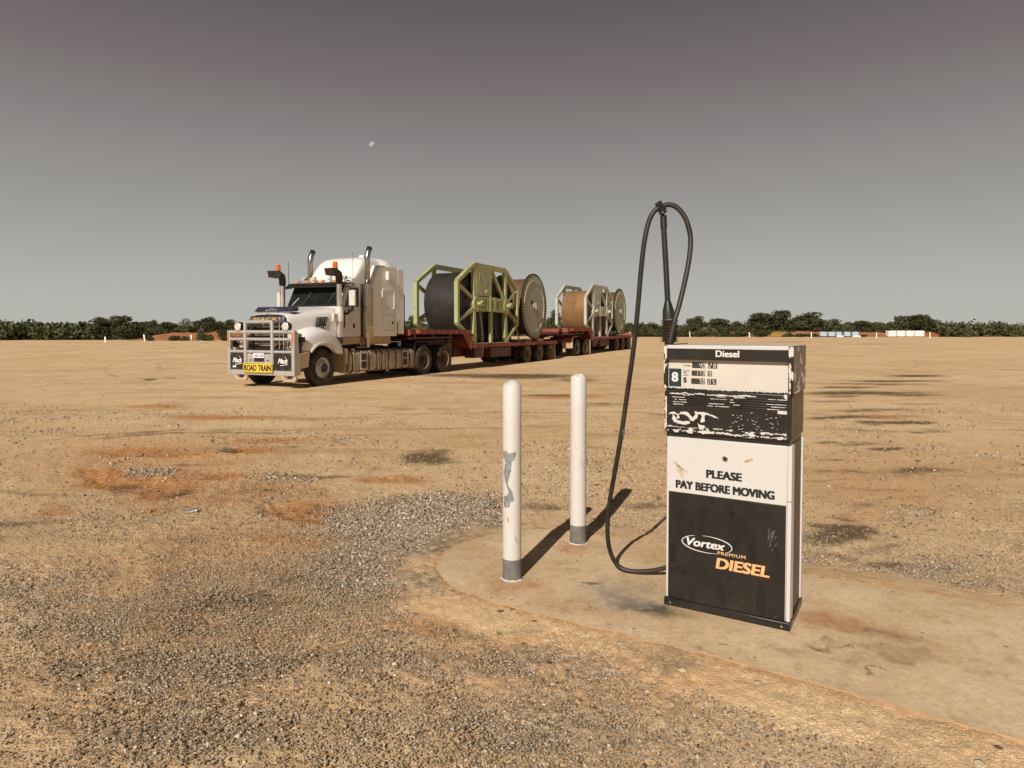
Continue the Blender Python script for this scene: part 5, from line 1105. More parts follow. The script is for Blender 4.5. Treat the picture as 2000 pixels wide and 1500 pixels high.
m = VB(); m.tube([(3.75, 0.5, 1.30), (4.1, 0.5, 1.18), (4.5, 0.75, 1.25), (4.9, 0.9, 1.35)], 0.025, 8); m.tube([(3.75, 0.8, 1.35), (4.2, 0.8, 1.16), (4.6, 0.9, 1.3), (5.0, 1.1, 1.38)], 0.025, 8); m.build('air_line', 'letter_black', truck)
m = VB(); m.lathe([(0.055, -0.015), (0.085, -0.015), (0.085, 0.015), (0.055, 0.015), (0.055, -0.015)], (4.25, 0.40, 1.09), 'y', 18); m.build('coupling_ring', 'plate_white', truck)
m = VB(); m.tube([(1.15, 2.30, 2.80), (1.15, 2.30, 3.62)], 0.009, 6); m.build('antenna', 'letter_black', truck)
m = VB(); m.tube([(1.55, 0.20, 2.85), (1.55, 0.20, 2.98)], 0.016, 6); m.tube([(1.55, 0.20, 2.98), (1.56, 0.20, 3.85)], 0.005, 5); m.build('antenna', 'letter_black', truck)
m = VB(); m.tube([(2.5, 1.9, 3.6), (2.35, 2.1, 4.3)], 0.004, 5); m.build('antenna', 'galv', truck)

# ------------------------------------------------------------------ flatbed trailers
def make_trailer(label):
    t = vehicle('drop_deck_trailer', label, 'trailer', 11.0, group='drop deck trailers of the road train')
    m = VB(); m.box(4.32, 8.62, 0.02, 2.38, 1.485, 1.545); m.build('upper_deck', 'timber', t)
    m = VB(); m.box(4.32, 8.62, -0.012, 0.018, 1.40, 1.56); m.box(4.32, 8.62, 2.382, 2.412, 1.40, 1.56); m.box(4.29, 4.318, -0.012, 2.412, 1.36, 1.56)
    for k in range(9): m.box(4.75 + k * 0.45, 4.79 + k * 0.45, -0.034, -0.0125, 1.41, 1.55)
    m.box(4.75, 8.5, -0.05, -0.0345, 1.47, 1.50)
    m.build('side_rave', 'red_bright', t)
    m = VB(); m.box(4.62, 4.74, -0.13, -0.0125, 1.42, 1.56); m.box(4.64, 4.70, -0.20, -0.131, 1.45, 1.52); m.build('tie_rail_end', 'red_bright', t, bevel=0.01)
    m = VB(); m.box(4.4, 8.9, 0.66, 0.86, 1.16, 1.484); m.box(4.4, 8.9, 1.54, 1.74, 1.16, 1.484)
    for l in (4.6, 5.8, 7.0, 8.2): m.box(l, l + 0.1, 0.03, 2.37, 1.30, 1.482)
    m.box(4.35, 7.2, 0.05, 2.35, 1.24, 1.30)
    m.build('gooseneck', 'red', t)
    m = VB(); m.prism([(8.0, 1.39), (8.62, 1.39), (8.62, 0.86), (8.5, 0.86), (8.35, 1.05)], 'y', 0.0, 0.03); m.prism([(8.0, 1.39), (8.62, 1.39), (8.62, 0.86), (8.5, 0.86), (8.35, 1.05)], 'y', 2.37, 2.40); m.box(8.56, 8.625, 0.031, 2.369, 0.86, 1.483); m.box(8.60, 8.65, -0.02, 0.10, 0.80, 1.56); m.build('step_plate', 'red_bright', t)
    m = VB(); m.box(8.63, 18.15, 0.02, 2.38, 0.925, 0.985); m.build('lower_deck', 'timber', t)
    m = VB(); m.box(8.66, 18.17, -0.012, 0.018, 0.84, 0.995); m.box(8.66, 18.17, 2.382, 2.412, 0.84, 0.995); m.box(18.152, 18.18, 0.019, 2.381, 0.80, 0.995)
    for k in range(20): m.box(8.95 + k * 0.47, 8.99 + k * 0.47, -0.034, -0.0125, 0.85, 0.985)
    m.box(8.75, 18.1, -0.05, -0.0345, 0.91, 0.94); m.build('side_rave', 'red_bright', t)
    m = VB(); m.box(8.4, 18.1, 0.66, 0.86, 0.48, 0.924); m.box(8.4, 18.1, 1.54, 1.74, 0.48, 0.924)
    for l in np.arange(9.0, 18.0, 1.0): m.box(l, l + 0.08, 0.03, 2.37, 0.76, 0.922)
    m.box(9.2, 10.0, 0.15, 0.60, 0.42, 0.84); m.box(10.6, 12.6, 0.1, 0.62, 0.40, 0.80)
    m.build('main_beam', 'red', t)
    m = VB()
    for w in (0.45, 1.95): m.box(7.45, 7.62, w - 0.08, w + 0.08, 0.55, 1.30); m.box(7.49, 7.58, w - 0.05, w + 0.05, 0.20, 0.549); m.box(7.40, 7.67, w - 0.12, w + 0.12, 0.16, 0.199)
    m.build('landing_leg', 'black_steel', t)
    for l in (14.42, 15.95, 17.42): axle(t, l, 0.02, 2.38, True, Rr=0.47, width=0.25, zc=0.455)
    m = VB(); m.box(17.98, 18.0, 0.02, 0.62, 0.08, 0.80); m.box(17.98, 18.0, 1.78, 2.38, 0.08, 0.80); m.build('mud_flap', 'tan_metal', t)
    m = VB(); m.box(18.181, 18.2, 0.15, 0.45, 0.83, 0.95); m.box(18.181, 18.2, 1.95, 2.25, 0.83, 0.95); m.build('tail_lamp', 'orange_lens', t)
    return t
def make_stand(label, mat):
    """octagonal end frames that carry two belt rolls on pins"""
    t = vehicle('reel_stand', label, 'reel stand', 10.6, group='octagonal belt roll stands')
    H1, H2, zh = 9.18, 11.98, 2.6
    up = (0, 1, 0)
    for wn, far in ((0.10, False), (1.92, True)):
        m = VB(); b = lambda p, q, w=0.15, h=0.16, w2=None: m.bar((p[0], wn, p[1]), (q[0], wn, q[1]), w, h, up, w2)
        A = [(7.68, 1.80), (7.68, 3.42), (8.98, 4.14), (11.95, 4.14), (13.22, 3.40), (13.22, 1.80)]
        b(A[0], A[1], 0.17); b(A[1], A[2], 0.15); b(A[2], A[3], 0.20); b(A[3], A[4], 0.15); b(A[4], A[5], 0.14)
        b(A[0], (9.02, 1.08), 0.13); b(A[5], (12.02, 1.08), 0.13)
        m.build('end_frame', mat, t, bevel=0.008, smooth=False)
        m = VB()
        for hx_ in (9.02, 11.97):
            m.bar((hx_, wn, 2.3), (hx_, wn, 1.03), 0.17, 0.14, up, 0.32); m.bar((hx_, wn, 2.8), (hx_, wn, 4.05), 0.15, 0.14, up, 0.26 if hx_ > 10 else 0.15)
        m.bar((10.55, wn, 2.3), (10.55, wn, 1.7), 0.14, 0.12, up); m.bar((10.55, wn, 1.7), (10.55, wn, 1.03), 0.14, 0.14, up, 0.19)
        m.box(8.7, 12.3, wn - 0.10, wn + 0.10, 0.995, 1.03)
        m.build('leg', mat, t, bevel=0.006, smooth=False)
        m = VB()
        m.bar((H1, wn, zh + .1), (7.74, wn, 3.32), 0.10, 0.10, up, 0.14); m.bar((H1, wn, zh - .1), (7.74, wn, 1.90), 0.18, 0.11, up, 0.10)
        m.bar((H2, wn, zh + .1), (13.17, wn, 3.32), 0.18, 0.11, up, 0.10); m.bar((H2, wn, zh - .1), (13.17, wn, 1.90), 0.15, 0.11, up, 0.10)
        m.bar((11.85, wn, 2.85), (10.62, wn, 4.08), 0.15, 0.12, up, 0.10)
        m.build('brace', mat, t, bevel=0.006, smooth=False)
        ws = wn - 0.09
        m = VB()                                             # slotted beam between the hubs
        z0, z1 = 2.31, 2.90; cuts = [(9.62, 9.78), (9.88, 10.04), (10.14, 10.22), (10.52, 10.66), (10.98, 11.10), (11.18, 11.30), (11.38, 11.50)]
        e = [9.18] + [x for c in cuts for x in c] + [11.98]
        for k in range(0, len(e), 2): m.box(e[k], e[k + 1], ws, wn + 0.09, z0 + 0.12, z1 - 0.12)
        m.box(9.18, 11.98, ws, wn + 0.09, z0, z0 + 0.1195); m.box(9.18, 11.98, ws, wn + 0.09, z1 - 0.1195, z1)
        m.box(10.30, 10.50, ws - 0.02, ws - 0.001, z0 + 0.02, z1 + 0.06); m.box(10.68, 10.90, ws - 0.02, ws - 0.001, z0 + 0.02, z1 + 0.02)
        m.build('cross_beam', mat, t, smooth=False)
        for hx_ in (H1, H2):
            m = VB(); m.cyl((hx_, wn - 0.12, zh), (hx_, wn + 0.12, zh), 0.32, 28); m.lathe([(0.075, -0.07), (0.12, -0.07), (0.12, 0.03), (0.075, 0.03), (0.075, -0.07)], (hx_ + 0.30, wn - 0.15, zh + 0.02), 'y', 18); hub = m.build('hub_plate', mat, t)
            m = VB(); m.cyl((hx_, wn - 0.26, zh), (hx_, wn - 0.121, zh), 0.075, 18); m.cyl((hx_, wn - 0.29, zh), (hx_, wn - 0.261, zh), 0.045, 12); m.build('pin', mat, hub)
        if not far:
            m = VB(); m.box(9.11, 10.50, ws + 0.01, ws + 0.05, 2.93, 4.04); pl_ = m.build('side_plate', mat, t)
            m = VB(); m.box(9.85, 10.12, ws + 0.004, ws + 0.0095, 3.30, 3.74); m.box(9.38, 9.40, ws + 0.002, ws + 0.0095, 3.62, 3.86); m.box(9.38, 9.66, ws + 0.002, ws + 0.0095, 3.60, 3.62); m.box(9.64, 9.66, ws + 0.002, ws + 0.0095, 3.62, 3.86); m.box(9.55, 10.35, ws + 0.004, ws + 0.0095, 2.97, 3.03); m.build('plate_cover', 'disc_grey', pl_)
            m = VB(); m.box(9.92, 10.10, ws + 0.003, ws + 0.0095, 3.07, 3.22); m.build('notice', 'plate_white', pl_)
    m = VB()
    for l, z in ((8.98, 4.16), (11.95, 4.16), (7.68, 1.75), (13.22, 1.75)): m.bar((l, 0.10, z - 0.04), (l, 1.92, z - 0.04), 0.12, 0.12, (0, 0, 1))
    if False: m.build('tie_beam', mat, t)
    m.bm.free()
    return t
def make_roll(hx_, label, mat, Rr=1.27, group='belt rolls on the trailers', zc=2.6):
    t = vehicle('belt_roll', label, 'belt roll', hx_, group=group, w0=1.0)
    rr_ = random.Random(int(hx_ * 10)); prof = [(0.34, 0.36), (0.34, 0.30)]
    r = 0.36
    while r < Rr - 0.02: prof += [(r, 0.295 + rr_.uniform(-.008, .008)), (r + 0.035, 0.295 + rr_.uniform(-.008, .008)), (r + 0.037, 0.307)]; r += 0.04
    prof += [(Rr - 0.015, 0.29), (Rr, 0.30), (Rr, 0.65), (Rr + 0.004, 1.0), (Rr, 1.35), (Rr, 1.70), (Rr - 0.01, 1.72), (0.34, 1.72)]
    m = VB(); m.lathe(prof, (hx_, 0, zc), 'y', 72); m.build('belt', mat, t, angle=50)
    m = VB(); rings = []; rg = random.Random(int(hx_ * 7))
    for k in range(26):
        l = hx_ - 0.62 + 1.75 * k / 25; row = []
        for w, z in ((0.30, 1.0), (0.27, 1.25), (0.30, 1.6), (0.36, 1.95), (1.66, 1.95), (1.72, 1.6), (1.75, 1.25), (1.72, 1.0)): row.append((l, w + rg.uniform(-0.045, 0.045), z + (rg.uniform(-0.03, 0.03) if z > 1.0 else 0)))
        rings.append(row)
    m.loft(rings); m.build('loose_wrap', 'belt_black', t, angle=80)
    m = VB(); m.lathe([(0.10, 0.24), (0.33, 0.25), (0.33, 1.76), (0.10, 1.77)], (hx_, 0, zc), 'y', 24); m.build('core', 'black_steel', t)
    return t
def make_drum(label, mat, rim, hx_=15.45, zc=2.70):
    t = vehicle('flanged_reel', label, 'cable reel', hx_, group='flanged belt reels at the trailer tails', w0=1.0)
    Rf = 1.58
    m = VB(); prof = [(0.3, 0.27)]
    prof += [(1.34, 0.27), (1.345, 0.6), (1.33, 1.0), (1.345, 1.4), (1.34, 1.73), (0.3, 1.73)]
    m.lathe(prof, (hx_, 0, zc), 'y', 72); m.build('belt', mat, t, angle=50)
    for wn, sg in ((0.17, -1), (1.83, 1)):
        m = VB(); m.lathe([(1.18, wn - sg * 0.06), (Rf - 0.02, wn - sg * 0.06), (Rf, wn - sg * 0.05), (Rf, wn + sg * 0.04), (Rf - 0.035, wn + sg * 0.045), (Rf - 0.045, wn), (1.18, wn)], (hx_, 0, zc), 'y', 96); fl = m.build('flange', 'black_steel', t)
        m = VB(); nT = 64
        for k in range(nT):
            q = 2 * math.pi * k / nT; d = Vector((math.cos(q), 0, math.sin(q))); s_ = Vector((-math.sin(q), 0, math.cos(q)))
            m.loft([[Vector((hx_, wn + sg * y_, zc)) + d * rad + s_ * (a * wd) for a in (-1, 1)] [::1] + [Vector((hx_, wn + sg * (y_ + 0.035), zc)) + d * rad + s_ * (a * wd) for a in (1, -1)] for rad, wd, y_ in ((1.27, 0.026, 0.001), (Rf - 0.05, 0.031, 0.001))])
        m.build('flange_tooth', rim, fl, smooth=False)
        m = VB(); m.lathe([(1.20, wn + sg * 0.002), (1.20, wn + sg * 0.055), (1.275, wn + sg * 0.055), (1.275, wn + sg * 0.002)], (hx_, 0, zc), 'y', 80); m.build('rim_ring', rim, fl)
        m = VB(); m.lathe([(0.001, wn + sg * 0.028), (1.199, wn + sg * 0.028), (1.199, wn - sg * 0.03)], (hx_, 0, zc), 'y', 64); disc = m.build('disc', 'disc_grey', fl)
        ys = sorted((wn + sg * 0.029, wn + sg * 0.034))
        m = VB(); m.box(hx_ - 0.50, hx_ - 0.20, ys[0], ys[1], zc + 0.10, zc + 0.28); m.build('opening', 'letter_black', disc)
        m = VB(); ys = sorted((wn + sg * 0.0285, wn + sg * 0.16)); m.box(hx_ - 0.05, hx_ + 0.03, ys[0], ys[1], zc - 0.16, zc + 0.16); m.cyl((hx_ - 0.05, wn + sg * 0.029, zc), (hx_ - 0.05, wn + sg * 0.10, zc), 0.14, 18); m.build('hub', 'disc_grey', disc)
    return t
def chain(p0, p1, label, sag=0.05, group='tie down chains'):
    p0, p1 = Vector(p0), Vector(p1)
    t = None; n = int((p1 - p0).length / 0.085); m = VB(); base = p1
    VB.base = Vector((base.x, base.y, 0))
    prev = None
    for k in range(n):
        a = p0.lerp(p1, k / n); b2 = p0.lerp(p1, (k + 1) / n)
        for q, f in ((a, k / n), (b2, (k + 1) / n)): q.y -= sag * math.sin(math.pi * f)
        d = (b2 - a).normalized(); s_ = d.cross(Vector((0, 1, 0))).normalized() if k % 2 else Vector((0, 1, 0)); c = (a + b2) / 2
        s_ = (s_ - d * s_.dot(d)).normalized(); hl, hw = 0.062, 0.036
        loop = [c + d * (hl * math.cos(q)) + s_ * (hw * math.sin(q)) for q in [2 * math.pi * j / 8 for j in range(8)]]
        m.tube(loop + [loop[0], ], 0.014, 5, False)
    o = m.build('tie_down_chain', 'chain')
    o.location = TO + TU * base.x + TV * base.y; o.rotation_euler = (0, 0, TROT)
    return tag(o, label, 'chain', group)
T1 = make_trailer('red drop deck trailer hitched directly to the white truck')
S1 = make_stand('pale green octagonal reel stand behind the white truck cab', 'green')
R1 = make_roll(9.18, 'black belt roll in the green stand, closest to truck cab', 'belt_black')
R2 = make_roll(11.98, 'black belt roll in the green stand beside the toothed reel', 'belt_black')
D1 = make_drum('large brown reel with green toothed flange on the front trailer', 'belt_brown', 'rim_green')
CH = [chain((9.30, -0.02, 2.45), (9.52, -0.05, 0.62), 'rusty chain hanging from the green stand hub nearest the truck', 0.06), chain((12.15, -0.02, 2.45), (13.25, -0.05, 0.99), 'rusty chain running from green stand hub down towards the large brown reel', 0.05),
      chain((15.40, 0.06, 2.55), (15.45, -0.05, 0.92), 'rusty chain down the face of the front brown reel disc', 0.10), chain((14.9, 0.10, 1.35), (15.9, -0.05, 0.70), 'loose chain below the flange of the front brown reel', 0.10)]
VB.base = Vector((0, 0, 0))
def timber(l, w, z, label):
    VB.base = Vector((l, w, z)); m = VB(); m.box(l - 0.30, l + 0.30, w - 0.06, w + 0.9, z, z + 0.12); o = m.build('timber_block', 'timber', bevel=0.006)
    o.location = TO + TU * l + TV * w + Vector((0, 0, z)); o.rotation_euler = (0, 0, TROT); return tag(o, label, 'timber', 'timber chocks under the reels')
timber(14.65, 0.15, 0.986, 'timber chock ahead of the large brown reel on the front trailer'); timber(16.25, 0.15, 0.986, 'timber chock behind the large brown reel at the front trailer tail')
# dolly between the trailers
dol = vehicle('trailer_dolly', 'twin axle dolly with red mudguard coupling the two red trailers', 'dolly', 22.4, 0.055)
m = VB(); m.box(20.5, 24.2, 0.75, 0.90, 0.72, 0.98); m.box(20.5, 24.2, 1.5, 1.65, 0.72, 0.98); m.prism([(0.9, 20.5), (1.5, 20.5), (1.25, 18.5), (1.15, 18.5)], 'z', 0.70, 0.82) if False else None
m.bar((20.6, 0.83, 0.8), (18.4, 1.18, 0.72), 0.12, 0.14, (0, 0, 1)); m.bar((20.6, 1.57, 0.8), (18.4, 1.22, 0.72), 0.12, 0.14, (0, 0, 1)); m.box(21.6, 23.2, 0.7, 1.7, 0.98, 1.10)
m.build('drawbar_frame', 'red', dol)
axle(dol, 21.62, 0.02, 2.38, True, Rr=0.50); axle(dol, 23.20, 0.02, 2.38, True, Rr=0.50)
for a, b_ in ((0.0, 0.62), (1.78, 2.40)):
    m = VB(); m.prism([(20.66, 0.845), (20.66, 1.0), (20.76, 1.12), (20.95, 1.17), (21.7, 1.17), (21.7, 1.11), (20.98, 1.11), (20.80, 1.0), (20.72, 0.845)], 'y', a, b_); mg = m.build('mudguard', 'red_bright', dol)
    m = VB(); m.box(20.69, 20.715, a, b_, 0.48, 0.84); m.build('flap', 'tan_metal', mg)
    m = VB(); m.box(23.9, 23.92, a, b_, 0.10, 0.95); m.build('flap', 'tan_metal', dol)
# second trailer and load: copies further back, tilted with the rise of the lot
OFF = 15.6
def shift(o, lab, dz=0.10):
    o.location = Vector(o.location) + TU * OFF + Vector((0, 0, dz)); o['label'] = lab
    return o
TILT = R(-0.45)
pivot = TO + TU * (11.0 + OFF) + TV * WC + Vector((0, 0, 0.12))
def tilt(o):
    mt = Matrix.Translation(pivot) @ Matrix.Rotation(TILT, 4, TV) @ Matrix.Translation(-pivot)
    mw = mt @ (Matrix.Translation(o.location) @ o.rotation_euler.to_matrix().to_4x4())
    o.location = mw.to_translation(); o.rotation_euler = mw.to_euler()
def swap(o, a, b):
    for ch in o.children_recursive:
        if ch.type == 'MESH' and ch.data.materials and ch.data.materials[0] == M[a]:
            ch.data = ch.data.copy(); ch.data.materials[0] = M[b]
extra = [shift(copy_tree(T1), 'red drop deck trailer at the tail of the road train', 0.12)]
s2 = shift(copy_tree(S1), 'weathered grey green octagonal reel stand on the rearmost trailer', 0.12); swap(s2, 'green', 'green_grey'); extra.append(s2)
M['belt_ochre'] = rusty('ochre dusted belt rubber', (0.20, 0.10, 0.033), rust=(0.06, 0.03, 0.014), amount=0.85, scale=1.5, dust=0.25, rough=0.8, stretch=(0.4, 5, 0.4))
r3 = shift(copy_tree(R1), 'ochre brown belt roll at the front of the rearmost trailer', 0.12); swap(r3, 'belt_black', 'belt_ochre'); extra.append(r3)
r4 = shift(copy_tree(R2), 'dark brown belt roll behind the grey green reel stand', 0.12); swap(r4, 'belt_black', 'belt_brown'); extra.append(r4)
d2 = shift(copy_tree(D1), 'brown reel with pale toothed flange on the rearmost trailer', 0.12); extra.append(d2)
for c_, lb in ((CH[0], 'thin rusty chain hanging from grey green stand on the rearmost trailer'), (CH[2], 'thin rusty chain down the face of the rearmost brown reel')):
    extra.append(shift(copy_tree(c_), lb, 0.12))
for o in extra: tilt(o)

# ------------------------------------------------------------------ beyond the lot: banks, trees, posts, tanks, bags
def dirt_material():
    m, nt, b = new_mat('red earth bank'); co = coords(nt)
    n1 = noise(nt, co, 0.35, 6, 0.65); n2 = noise(nt, co, 2.2, 6, 0.7)
    c = mixc(nt, mrange(nt, n1, 0.35, 0.65), (0.30, 0.095, 0.032), (0.46, 0.205, 0.08))
    c = mixc(nt, mrange(nt, n2, 0.55, 0.72, 0, 0.6), c, (0.44, 0.27, 0.13))
    L(nt, c, b.inputs['Base Color']); b.inputs['Roughness'].default_value = 0.95
    bump(nt, b, n2, 0.9, 0.25); return m
M['dirt'] = dirt_material()
def leaf_material(name, a, b_, c_):
    m, nt, b = new_mat(name); co = coords(nt)
    geo = N(nt, 'ShaderNodeNewGeometry'); oi = N(nt, 'ShaderNodeObjectInfo')
    col = mixc(nt, geo.outputs['Random Per Island'], a, b_)
    col = mixc(nt, mrange(nt, noise(nt, co, 0.9, 3), 0.45, 0.7, 0, 0.7), col, c_)
    hsv = N(nt, 'ShaderNodeHueSaturation'); L(nt, col, hsv.inputs['Color']); L(nt, mrange(nt, oi.outputs['Random'], 0, 1, 0.75, 1.25), hsv.inputs['Value']); L(nt, mrange(nt, oi.outputs['Random'], 0, 1, 0.485, 0.51), hsv.inputs['Hue'])
    L(nt, hsv.outputs[0], b.inputs['Base Color']); b.inputs['Roughness'].default_value = 0.7; b.inputs['Specular IOR Level'].default_value = 0.2
    return m
M['leaf_dark'] = leaf_material('dark scrub leaves', (0.042, 0.050, 0.019), (0.098, 0.104, 0.042), (0.085, 0.074, 0.036))
M['leaf_olive'] = leaf_material('olive scrub leaves', (0.055, 0.066, 0.024), (0.10, 0.105, 0.045), (0.085, 0.075, 0.035))
M['leaf_grey'] = leaf_material('grey green saltbush leaves', (0.075, 0.080, 0.045), (0.14, 0.135, 0.085), (0.11, 0.09, 0.05))
def leaf_cloud(clumps, n, size, rg, name, mat):
    """many leaf sprays through lumpy clumps; clumps: (x, y, z, rx, ry, rz)"""
    cl = np.array(clumps); vol = cl[:, 3] * cl[:, 5]; idx = rg.choice(len(cl), n, p=vol / vol.sum())
    d = rg.normal(size=(n, 3)); d /= np.linalg.norm(d, axis=1, keepdims=True)
    rad = rg.random(n) ** 0.33 * (0.75 + 0.5 * vnoise(d[:, 0] * 2.5 + idx * 7.3 + 60, d[:, 2] * 2.5 + d[:, 1] * 2 + 60))
    P = cl[idx, :3] + d * rad[:, None] * cl[idx, 3:6]
    P[:, 2] = np.maximum(P[:, 2], 0.05)
    a = rg.normal(size=(n, 3)) + d * 0.5; a /= np.linalg.norm(a, axis=1, keepdims=True)
    b = np.cross(a, rg.normal(size=(n, 3))); b /= np.linalg.norm(b, axis=1, keepdims=True); c = np.cross(a, b)
    s = size * rg.uniform(0.55, 1.4, (n, 1))
    V = np.stack([P - b * s, P - c * s * 0.6, P + b * s * 1.1, P + c * s * 0.6], 1).reshape(-1, 3)
    return mesh_from(name, V, np.arange(4 * n).reshape(-1, 4), [M[mat]])
def make_tree(name, cat, h, w, seed, mat, leaves, sparse=False, trunk=True):
    rg = np.random.default_rng(seed); rr_ = random.Random(seed)
    t = thing(name, 'tree', cat)
    cl = []; k = rr_.randint(7, 10)
    for i in range(k):
        q = rr_.uniform(0, 2 * math.pi); rad = w * 0.5 * rr_.uniform(0.1, 0.68); zz = h * rr_.uniform(0.32, 0.82)
        s_ = rr_.uniform(0.16, 0.30) * (0.7 if sparse else 1.0)
        cl.append((rad * math.cos(q), rad * math.sin(q) * 0.8, zz, w * s_, w * s_ * 0.85, h * s_ * rr_.uniform(0.55, 0.85)))
    cl.append((rr_.uniform(-.1, .1) * w, 0, h * 0.84, w * 0.2, w * 0.2, h * 0.16))
    if not sparse:
        cl.append((0, 0, h * 0.42, w * 0.42, w * 0.36, h * 0.30)); cl.append((0.1 * w, 0, h * 0.2, w * 0.40, w * 0.34, h * 0.20))
    me = leaf_cloud(cl, leaves, 0.17 if not sparse else 0.12, rg, 'crown', mat)
    o = bpy.data.objects.new('crown', me); C.objects.link(o); o.parent = t
    m = MB(); m.tube([(0, 0, -0.2), (0.03 * w, 0, h * 0.2), (-0.02 * w, 0.02 * w, h * 0.45), (0, 0, h * 0.75)], 0.1, 8, True, [0.16, 0.12, 0.09, 0.03])
    for c_ in cl[:k]:
        z0 = h * rr_.uniform(0.15, 0.35); m.tube([(0.02 * w, 0, z0), (c_[0] * 0.5, c_[1] * 0.5, (z0 + c_[2]) / 2 + 0.1), (c_[0], c_[1], c_[2] + c_[5] * (0.9 if sparse else 0.4))], 0.05, 6, True, [0.07, 0.05, 0.012])
        if sparse:
            for j in range(3): m.tube([(c_[0] * 0.6, c_[1] * 0.6, c_[2]), (c_[0] + rr_.uniform(-.6, .6), c_[1], c_[2] + c_[5] + rr_.uniform(0.1, 0.7))], 0.02, 5, True, [0.03, 0.008])
    m.build('trunk', 'bark', t)
    return t
PROTO = {}
for key, args in {'round': ('broad_tree', 'tree', 5.0, 6.5, 3, 'leaf_dark', 5200), 'tall': ('bushy_tree', 'tree', 5.6, 5.0, 8, 'leaf_dark', 4600), 'olive': ('olive_tree', 'tree', 4.4, 5.6, 14, 'leaf_olive', 4200),
                  'low': ('shrub', 'shrub', 2.4, 4.2, 22, 'leaf_dark', 2600), 'salt': ('saltbush', 'shrub', 1.7, 2.8, 31, 'leaf_grey', 1700), 'dark2': ('dense_tree', 'tree', 4.8, 5.6, 45, 'leaf_dark', 5000)}.items():
    PROTO[key] = [make_tree(*args), args[2], args[3], False]
PROTO['sparse'] = [make_tree('sparse_tree', 'tree', 5.0, 4.0, 57, 'leaf_olive', 900, True), 5.0, 4.0, False]
for q in PROTO.values():
    cr = [c for c in q[0].children if c.name.startswith('crown')][0].data; co_ = np.empty(len(cr.vertices) * 3); cr.vertices.foreach_get('co', co_); co_ = co_.reshape(-1, 3)
    q[1] = float(np.percentile(co_[:, 2], 98.5)); q[2] = float(np.percentile(co_[:, 0], 98.5) - np.percentile(co_[:, 0], 1.5))
rz = random.Random(4)
def plant(key, px, ytop, wpx, Y, label, group='trees and shrubs beyond the lot', zb=None):
    """a tree whose crown spans wpx and reaches ytop in the photo, at Y metres"""
    root, h0, w0_, used = PROTO[key]
    o = root if not used else copy_tree(root); PROTO[key][3] = True
    p = at_depth(px, 650, Y); z0 = rise(Y) if zb is None else zb
    top = at_depth(px, ytop, Y).z
    sx = wpx / F_PX * Y / w0_; sz = (top - z0) / h0
    o.location = (p.x, Y, z0); o.scale = (sx, sx, sz); o.rotation_euler = (0, 0, rz.uniform(-0.5, 0.5) + (math.pi if rz.random() < .5 else 0))
    o['label'] = label; o['group'] = group
    return o
TREES = [
 ('tall', 196, 623, 46, 118, 'dark bushy tree at the far left, behind the leftmost white marker post'), ('round', 222, 630, 52, 126, 'low round tree filling the gap right of the far left bushy tree'),
 ('dark2', 247, 619, 48, 118, 'tallest spiky topped tree on the left, between two white marker posts'), ('round', 284, 630, 56, 128, 'dense dark tree behind the leaning white marker post and red bank'),
 ('olive', 302, 628, 28, 124, 'small crooked tree top just right of the leaning white marker post'), ('round', 328, 631, 50, 130, 'smooth domed tree behind the middle of the red bank'),
 ('sparse', 363, 624, 26, 122, 'thin bare branched tree left of the third white marker post'), ('dark2', 383, 628, 36, 126, 'dark tree behind the third white marker post from the left'),
 ('round', 408, 622, 40, 124, 'highest rounded tree behind the right end of the red bank'), ('olive', 430, 630, 36, 130, 'pale olive tree behind the red bank near the truck'), ('tall', 450, 627, 34, 128, 'dark tree peeking just left of the truck spotlight'),
 ('dark2', 806, 618, 40, 125, 'dark tree seen between the truck cab and the green reel stand'), ('low', 840, 634, 40, 130, 'low shrub seen under the green reel stand frame'),
 ('olive', 1082, 610, 34, 120, 'tall olive tree between the two loaded trailers'), ('low', 1064, 634, 30, 126, 'low shrub between the loaded trailers, left of the tall olive tree'),
 ('low', 1232, 632, 40, 150, 'low dark shrub just right of the rearmost brown reel'), ('low', 1272, 636, 46, 150, 'low shrub between the hose and the pump mast'), ('sparse', 1272, 630, 22, 148, 'thin dead twiggy shrub between hose and pump mast'),
 ('dark2', 1347, 624, 32, 150, 'small dark tree just right of the pump mast bellows'), ('tall', 1366, 620, 30, 152, 'peaked dark tree behind the white post right of the bellows'), ('round', 1404, 624, 54, 150, 'broad dark tree above the pump left half of the display'), ('olive', 1440, 630, 36, 154, 'olive tree in the dip left of the big dome tree above the pump'),
 ('round', 1488, 614, 70, 146, 'big domed tree above the word on the pump'), ('dark2', 1530, 609, 56, 146, 'tallest domed tree above the right corner of the pump'), ('round', 1562, 620, 40, 154, 'small tree in the notch between two domed trees right of the pump'),
 ('tall', 1588, 613, 58, 148, 'peaked tree behind the row of pale blue tanks, left end'), ('olive', 1632, 626, 46, 150, 'rounded olive tree behind the right end of the pale blue tanks'), ('low', 1660, 631, 40, 154, 'low tree right of the pale blue tanks'), ('round', 1684, 628, 44, 152, 'low rounded tree left of the white bags, over the bare bank'), ('low', 1718, 631, 50, 156, 'low hedge like tree left of the white bags'),
 ('dark2', 1755, 619, 46, 148, 'dark domed tree behind the left white bags'), ('round', 1793, 617, 62, 148, 'dark domed tree behind the right white bags'), ('olive', 1828, 627, 34, 152, 'tree at the right edge beyond the last white marker post')]
for q in TREES: plant(*(q[:4] + ((q[4] - 118) * 0.8 + 96,) + q[5:] if q[1] < 600 else q))
